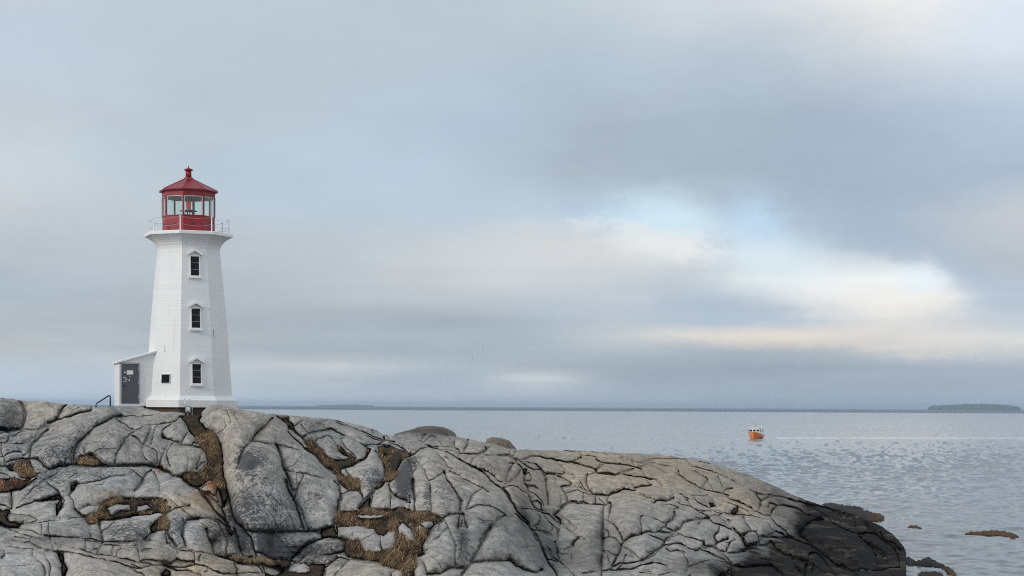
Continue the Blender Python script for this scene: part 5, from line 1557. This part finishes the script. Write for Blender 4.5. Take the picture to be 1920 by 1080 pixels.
# lamp on its stand
lp = MB().ring(MBR([(15.5, 398.3), (15.8, 397.6), (15.5, 397)]), 20).build('lamp_stand', dark, LH)
for q_ in range(4):
    a = q_ * math.pi / 2 + .5; MB().tube([(math.sin(a) * .2, -math.cos(a) * .2, z(398)), (math.sin(a) * .28, -math.cos(a) * .28, z(406))], .03, 6).build('stand_leg', dark, lp)
MB().ring(MBR([(5.6, 397), (5.6, 395), (4.4, 393.8)]), 20).build('lamp_base', steel, LH, False)
redlens = bpy.data.materials.new('red_lens'); redlens.use_nodes = True; b = redlens.node_tree.nodes['Principled BSDF']; b.inputs['Base Color'].default_value = (.55, .03, .025, 1); b.inputs['Roughness'].default_value = .12
b.inputs['Emission Color'].default_value = (1, .10, .07, 1); b.inputs['Emission Strength'].default_value = .22
MB().ring(MBR([(3.9, 393.8), (4.5, 390), (4.9, 384), (4.8, 380.5)]), 20).build('lamp_lens', redlens, LH, True)
MB().ring(MBR([(4.9, 380.4), (5.1, 379.2), (4.2, 376), (2.4, 373.6), (1.8, 372.4)]), 20).build('lamp_cap', paint('lamp_shell', (.42, .30, .28), .3), LH, True)
# gallery railing
rp_ = []
for a in range(8):
    ang = PH + a * math.pi / 4; q_ = Vector((math.sin(ang), -math.cos(ang), 0)) * 75.5 * KM
    MB().box(q_ + Vector((0, 0, z(440.6) + .44)), (.062, .062, .88)).build('rail_post', trim, LH); rp_.append(q_)
for a in range(8):
    p0, p1 = rp_[a], rp_[(a + 1) % 8]
    for hh, sag in ((.84, .13), (.40, .12)):
        MB().tube([p0.lerp(p1, s / 8) + Vector((0, 0, z(440.6) + hh - sag * 4 * (s/8) * (1 - s/8))) for s in range(9)], .009, 6).build('rail_chain', steel, LH)
# porch
a1 = PH - 3 * math.pi / 8; e1 = Vector((math.sin(a1), -math.cos(a1), 0)); e2 = Vector((math.sin(a1 + math.pi/2), -math.cos(a1 + math.pi/2), 0))
A0, A1, B = 66 * KM, 133 * KM, 29.5 * KM
zb, zl, zr = z(761.5), z(682.5), z(663)
PO = empty('porch', (0, 0, 0)); PO.parent = LH
pw = MB(); sec = [(A0, zb), (A1, zb), (A1, zl), (A0, zr)]
pw.add([e1*a + e2*B + Vector((0,0,h)) for a, h in sec] + [e1*a - e2*B + Vector((0,0,h)) for a, h in sec], [(0,1,2,3),(7,6,5,4),(0,4,5,1),(1,5,6,2),(2,6,7,3),(3,7,4,0)]); pw.build('porch_wall', white, PO)
rs = MB(); A2 = A1 + .14; sl = (zr - zl) / (A0 - A1)
q4 = lambda a, s, h: e1*a + e2*s*(B + .13) + Vector((0, 0, zl + (a - A1) * sl + h))
rs.add([q4(A0, 1, .004), q4(A2, 1, .004), q4(A2, 1, .10), q4(A0, 1, .10), q4(A0, -1, .004), q4(A2, -1, .004), q4(A2, -1, .10), q4(A0, -1, .10)], [(0,1,2,3),(7,6,5,4),(0,4,5,1),(1,5,6,2),(2,6,7,3),(3,7,4,0)]); rs.build('porch_roof', trim, PO)
Z3 = Vector((0, 0, 1)); fx = lambda px: (LX - px + .19 * 29.5) / .982 * KM        # survey column on the porch front -> distance along e1
d0, d1 = fx(263.2), fx(233.2); dm = (d0 + d1) / 2; dz0, dz1 = z(757.5, .99), z(684, .99)
dr = MB().box(e1*dm + e2*(B + .015) + Z3*((dz0 + dz1)/2), (d1 - d0, .05, dz1 - dz0), e1, e2).build('porch_door', doorm, PO)
fm = MB()
fm.box(e1*(d0 - .045) + e2*(B + .02) + Z3*((dz0 + dz1)/2), (.07, .08, dz1 - dz0), e1, e2); fm.box(e1*(d1 + .045) + e2*(B + .02) + Z3*((dz0 + dz1)/2), (.07, .08, dz1 - dz0), e1, e2); fm.box(e1*dm + e2*(B + .02) + Z3*(dz1 + .045), (d1 - d0 + .18, .082, .075), e1, e2)
fm.build('door_frame', steel, PO)
MB().box(e1*(A1 - .045) + e2*(B + .012) + Z3*((zb + zl)/2 - .02), (.11, .05, zl - zb - .10), e1, e2).build('corner_board', trim, PO)
MB().box(e1*((A0 + A1)/2 + .35) + e2*(B + .02) + Z3*(zb + .05), (A1 - A0 - .75, .09, .14), e1, e2).build('door_step', trim, PO)
for nm, px, row, w_, h_, mm in (('notice', 247.8, 699.8, .36, .24, trim), ('door_handle', 237.8, 724.3, .17, .05, dark), ('lock_plate', 238.5, 717, .22, .05, steel), ('sticker', 238.8, 699.8, .085, .08, trim), ('sticker', 238, 709.6, .11, .05, trim), ('sticker', 241, 712.8, .12, .12, mat('grey_sticker', (.4, .4, .38), .6)), ('sticker', 246.8, 713.6, .07, .08, trim), ('sticker', 248, 707.8, .12, .04, steel)):
    a = fx(px); MB().box(e1*a + e2*(B + .045) + Z3*z(row, .99), (w_, .012 if nm != 'door_handle' else .06, h_), e1, e2).build(nm, mm, dr)
nl = MB()
for k in range(4): nl.box(e1*fx(247.8) + e2*(B + .0528) + Z3*(z(699.8, .99) + .07 - k*.045), (.26 - .05*(k % 2), .003, .012), e1, e2)
for row in (692, 718, 745): MB().box(e1*(d0 + .004) + e2*(B + .04) + Z3*z(row, .99), (.03, .035, .2), e1, e2).build('hinge', steel, dr)
# pipe bracket on the plinth, meter box and conduit below it
jd = 97.1
def fixed(name, px, row, D, label, cat): p = at(px, row, D); return empty(name, tuple(p), R(11), label=label, cat=cat), p
mb_, p = fixed('meter_box', 352.5, 772, jd, 'small grey meter box with white label below the lighthouse plinth', 'meter box')
MB().box((0, 0, .14), (.34, .16, .36)).build('box', paint('box_grey', (.28, .29, .30), .5), mb_, bevel=.01); MB().box((0, -.086, .17), (.2, .012, .2)).build('box_label', trim, mb_)
MB().tube([(.24, 0, -.25), (.24, 0, .12), (.24, .3, .3)], .025, 8).build('conduit', steel, mb_); MB().tube([(-.02, 0, -.05), (-.02, 0, -.45)], .03, 8).build('conduit', steel, mb_)
tp, p = fixed('vent_pipe', 346.5, 757, 97.0, 'small white pipe fitting fixed to the front of the plinth', 'pipe')
MB().tube([(0, 0, 0), (0, 0, .22), (-.05, -.03, .30)], .035, 8).build('pipe', trim, tp); MB().tube([(-.05, 0, .02), (.07, 0, .02)], .05, 8).build('flange', trim, tp); MB().tube([(.29, 0, .16), (.29, 0, .28)], .03, 8).build('spout', steel, tp)
# handrail by the path
hr, p = fixed('handrail', 193.5, 768, 95.0, 'dark bent pipe handrail on the rock left of the lighthouse door', 'handrail')
k9 = 95 / F
MB().tube([(-13.2*k9, 0, -.3), (-13.2*k9, 0, 9.0*k9), (-12.2*k9, 0, 11.2*k9), (9.8*k9, 0, 26*k9), (12*k9, 0, 26.4*k9), (13*k9, 0, 25*k9), (13*k9, 0, -.3)], .042, 10).build('rail', dark, hr, True)

# ------------------------------------------------------------------ fishing boat
bp = sea(1411.5, 822.2); yaw = R(10)
orange = paint('orange_hull', (.95, .23, .018), .4, .08); bw = paint('boat_white', (.80, .79, .74), .4, .08)
BT = empty('fishing_boat', tuple(bp), 0, label='small orange fishing boat with white wheelhouse heading in across the sea', cat='boat')
BT.scale = (1.1,) * 3; BT.rotation_euler = (0, 0, -yaw + math.atan2(-bp[0], bp[1]))                           # bow towards the shore
# local: bow at y = 0, stern at +y
def hullring(y, hb, zk, zg, fl): return [(-hb, y, zg), (-hb*fl, y, zg*.45), (-hb*.35*fl, y, zk), (hb*.35*fl, y, zk), (hb*fl, y, zg*.45), (hb, y, zg)]
st6 = [(0, .06, -.2, 1.75, .5), (.5, .55, -.5, 1.68, .62), (1.4, 1.15, -.6, 1.55, .78), (2.8, 1.62, -.6, 1.30, .9), (5, 1.75, -.6, 1.0, .94), (7.5, 1.72, -.5, .85, .94), (9.2, 1.6, -.3, .85, .94)]
hl = MB(); vs = []
for s6 in st6: vs += hullring(*s6)
fs = [(i*6+j, i*6+j+1, (i+1)*6+j+1, (i+1)*6+j) for i in range(6) for j in range(5)] + [tuple(range(6))[::-1], tuple(36+j for j in range(6))] + [(i*6, (i+1)*6, (i+1)*6+5, i*6+5) for i in range(6)]
hull = hl.add(vs, fs).build('hull', orange, BT)
gw = MB()
for s in (-1, 1): gw.tube([(s*q6[1], q6[0], q6[3] + .03) for q6 in st6], .07, 6)
gw.build('gunwale', bw, hull)
wh = MB(); wh.add([(-1.4, 1.9, 1.05), (1.4, 1.9, 1.05), (1.45, 5.0, .95), (-1.45, 5.0, .95), (-1.3, 2.2, 2.75), (1.3, 2.2, 2.75), (1.35, 4.9, 2.7), (-1.35, 4.9, 2.7)], [(0,1,5,4),(1,2,6,5),(2,3,7,6),(3,0,4,7),(4,5,6,7),(3,2,1,0)])
wheel = wh.build('wheelhouse', bw, BT)
for x in (-.9, 0, .9): MB().box((x, 2.03, 2.1), (.6, .1, .5), (1,0,0), (0,.98,-.18), (0,.18,.98)).build('window', glassdark, wheel)
for y in (3.1, 3.9): 
    for s in (-1, 1): MB().box((s*1.40, y, 2.05), (.06, .5, .45)).build('window', glassdark, wheel)
MB().box((0, 3.55, 2.80), (2.9, 3.0, .1)).build('roof', bw, wheel)
MB().box((0, 1.5, 1.55), (1.2, 1.2, .35)).build('foredeck_hatch', bw, BT)
ms_ = MB(); ms_.tube([(0, 3.6, 2.8), (0, 3.6, 4.3)], .06, 6); ms_.tube([(-.6, 3.6, 3.8), (.6, 3.6, 3.8)], .04, 6); mast = ms_.build('mast', steel, BT)
MB().ring([(.35, 3.35), (.38, 3.45), (.3, 3.6)], 12).build('radar', bw, mast)
gn = MB(); gn.tube([(-1.0, 5.4, .9), (-1.0, 5.4, 2.6), (1.0, 5.4, 2.6), (1.0, 5.4, .9)], .06, 6); gn.tube([(.5, 6.5, .9), (1.1, 7.4, 3.4)], .06, 6); gn.build('gantry', bw, BT)
MB().box((0, 7.2, 1.05), (1.4, 1.6, .6)).build('trap_stack', paint('trap', (.25, .32, .2), .8), BT)
for s, y in ((-1.3, 1.0), (1.5, 6.4)): MB().box((s, y + .4, 1.95), (.18, .18, .9)).build('davit', dark, BT)
# ------------------------------------------------------------------ gulls
gm = mat('gull_grey', (.16, .17, .19), .7)
def gull():
    g = MB(); g.tube([(0, -.28, 0), (0, -.12, .03), (0, .1, .02), (0, .3, 0)], [.02, .07, .07, .015], 8)
    body = g.build('gull', gm)
    for s in (-1, 1):
        MB().add([(0, -.1, .03), (s*.45, -.16, .20), (s*.85, .02, .10), (s*.45, .06, .17), (0, .12, .03), (0, -.1, .0), (s*.45, -.14, .17), (s*.45, .05, .15), (0, .12, .0)], [(0,1,3,4),(1,2,3),(5,8,7,6),(6,7,2),(0,5,6,1),(1,6,2),(4,3,7,8),(3,2,7)]).build('wing', gm, body)
    return tag(body, 'tiny grey gull flying low in a loose flock over the horizon', 'gull', 'distant gulls over the horizon')
g0 = gull()
for i, (px, row) in enumerate(((904.6, 651), (907, 655.3), (914.8, 652.8), (885.4, 668), (885.3, 674.2))):
    o = g0
    if i:
        o = g0.copy(); COL.objects.link(o)
        for ch in g0.children:
            c_ = ch.copy(); COL.objects.link(c_); c_.parent = o
    o['label'] = ('upper left gull of the higher trio over the horizon', 'lowest gull of the higher trio over the horizon', 'right hand gull of the higher trio over the horizon', 'higher gull of the lower pair over the horizon', 'lower gull of the lower pair over the horizon')[i]
    o.location = at(px, row, 850.0); o.rotation_euler = (R(8*i - 12), R(14 - 9*i), R(40*i + 20))

# ------------------------------------------------------------------ sea air
hz = MB().box((0, 11000, 21), (44000, 23000, 50)).build('haze', None)
hm = bpy.data.materials.new('sea_air'); hm.use_nodes = True; t = hm.node_tree; t.nodes.clear()
pv = N('ShaderNodeVolumePrincipled', t); pv.inputs['Color'].default_value = (.58, .74, .93, 1); pv.inputs['Density'].default_value = 0.000075
link(pv.outputs[0], N('ShaderNodeOutputMaterial', t).inputs['Volume'], t)
hz.data.materials.append(hm); tag(hz, 'thin bluish sea air in front of the horizon', kind='stuff')
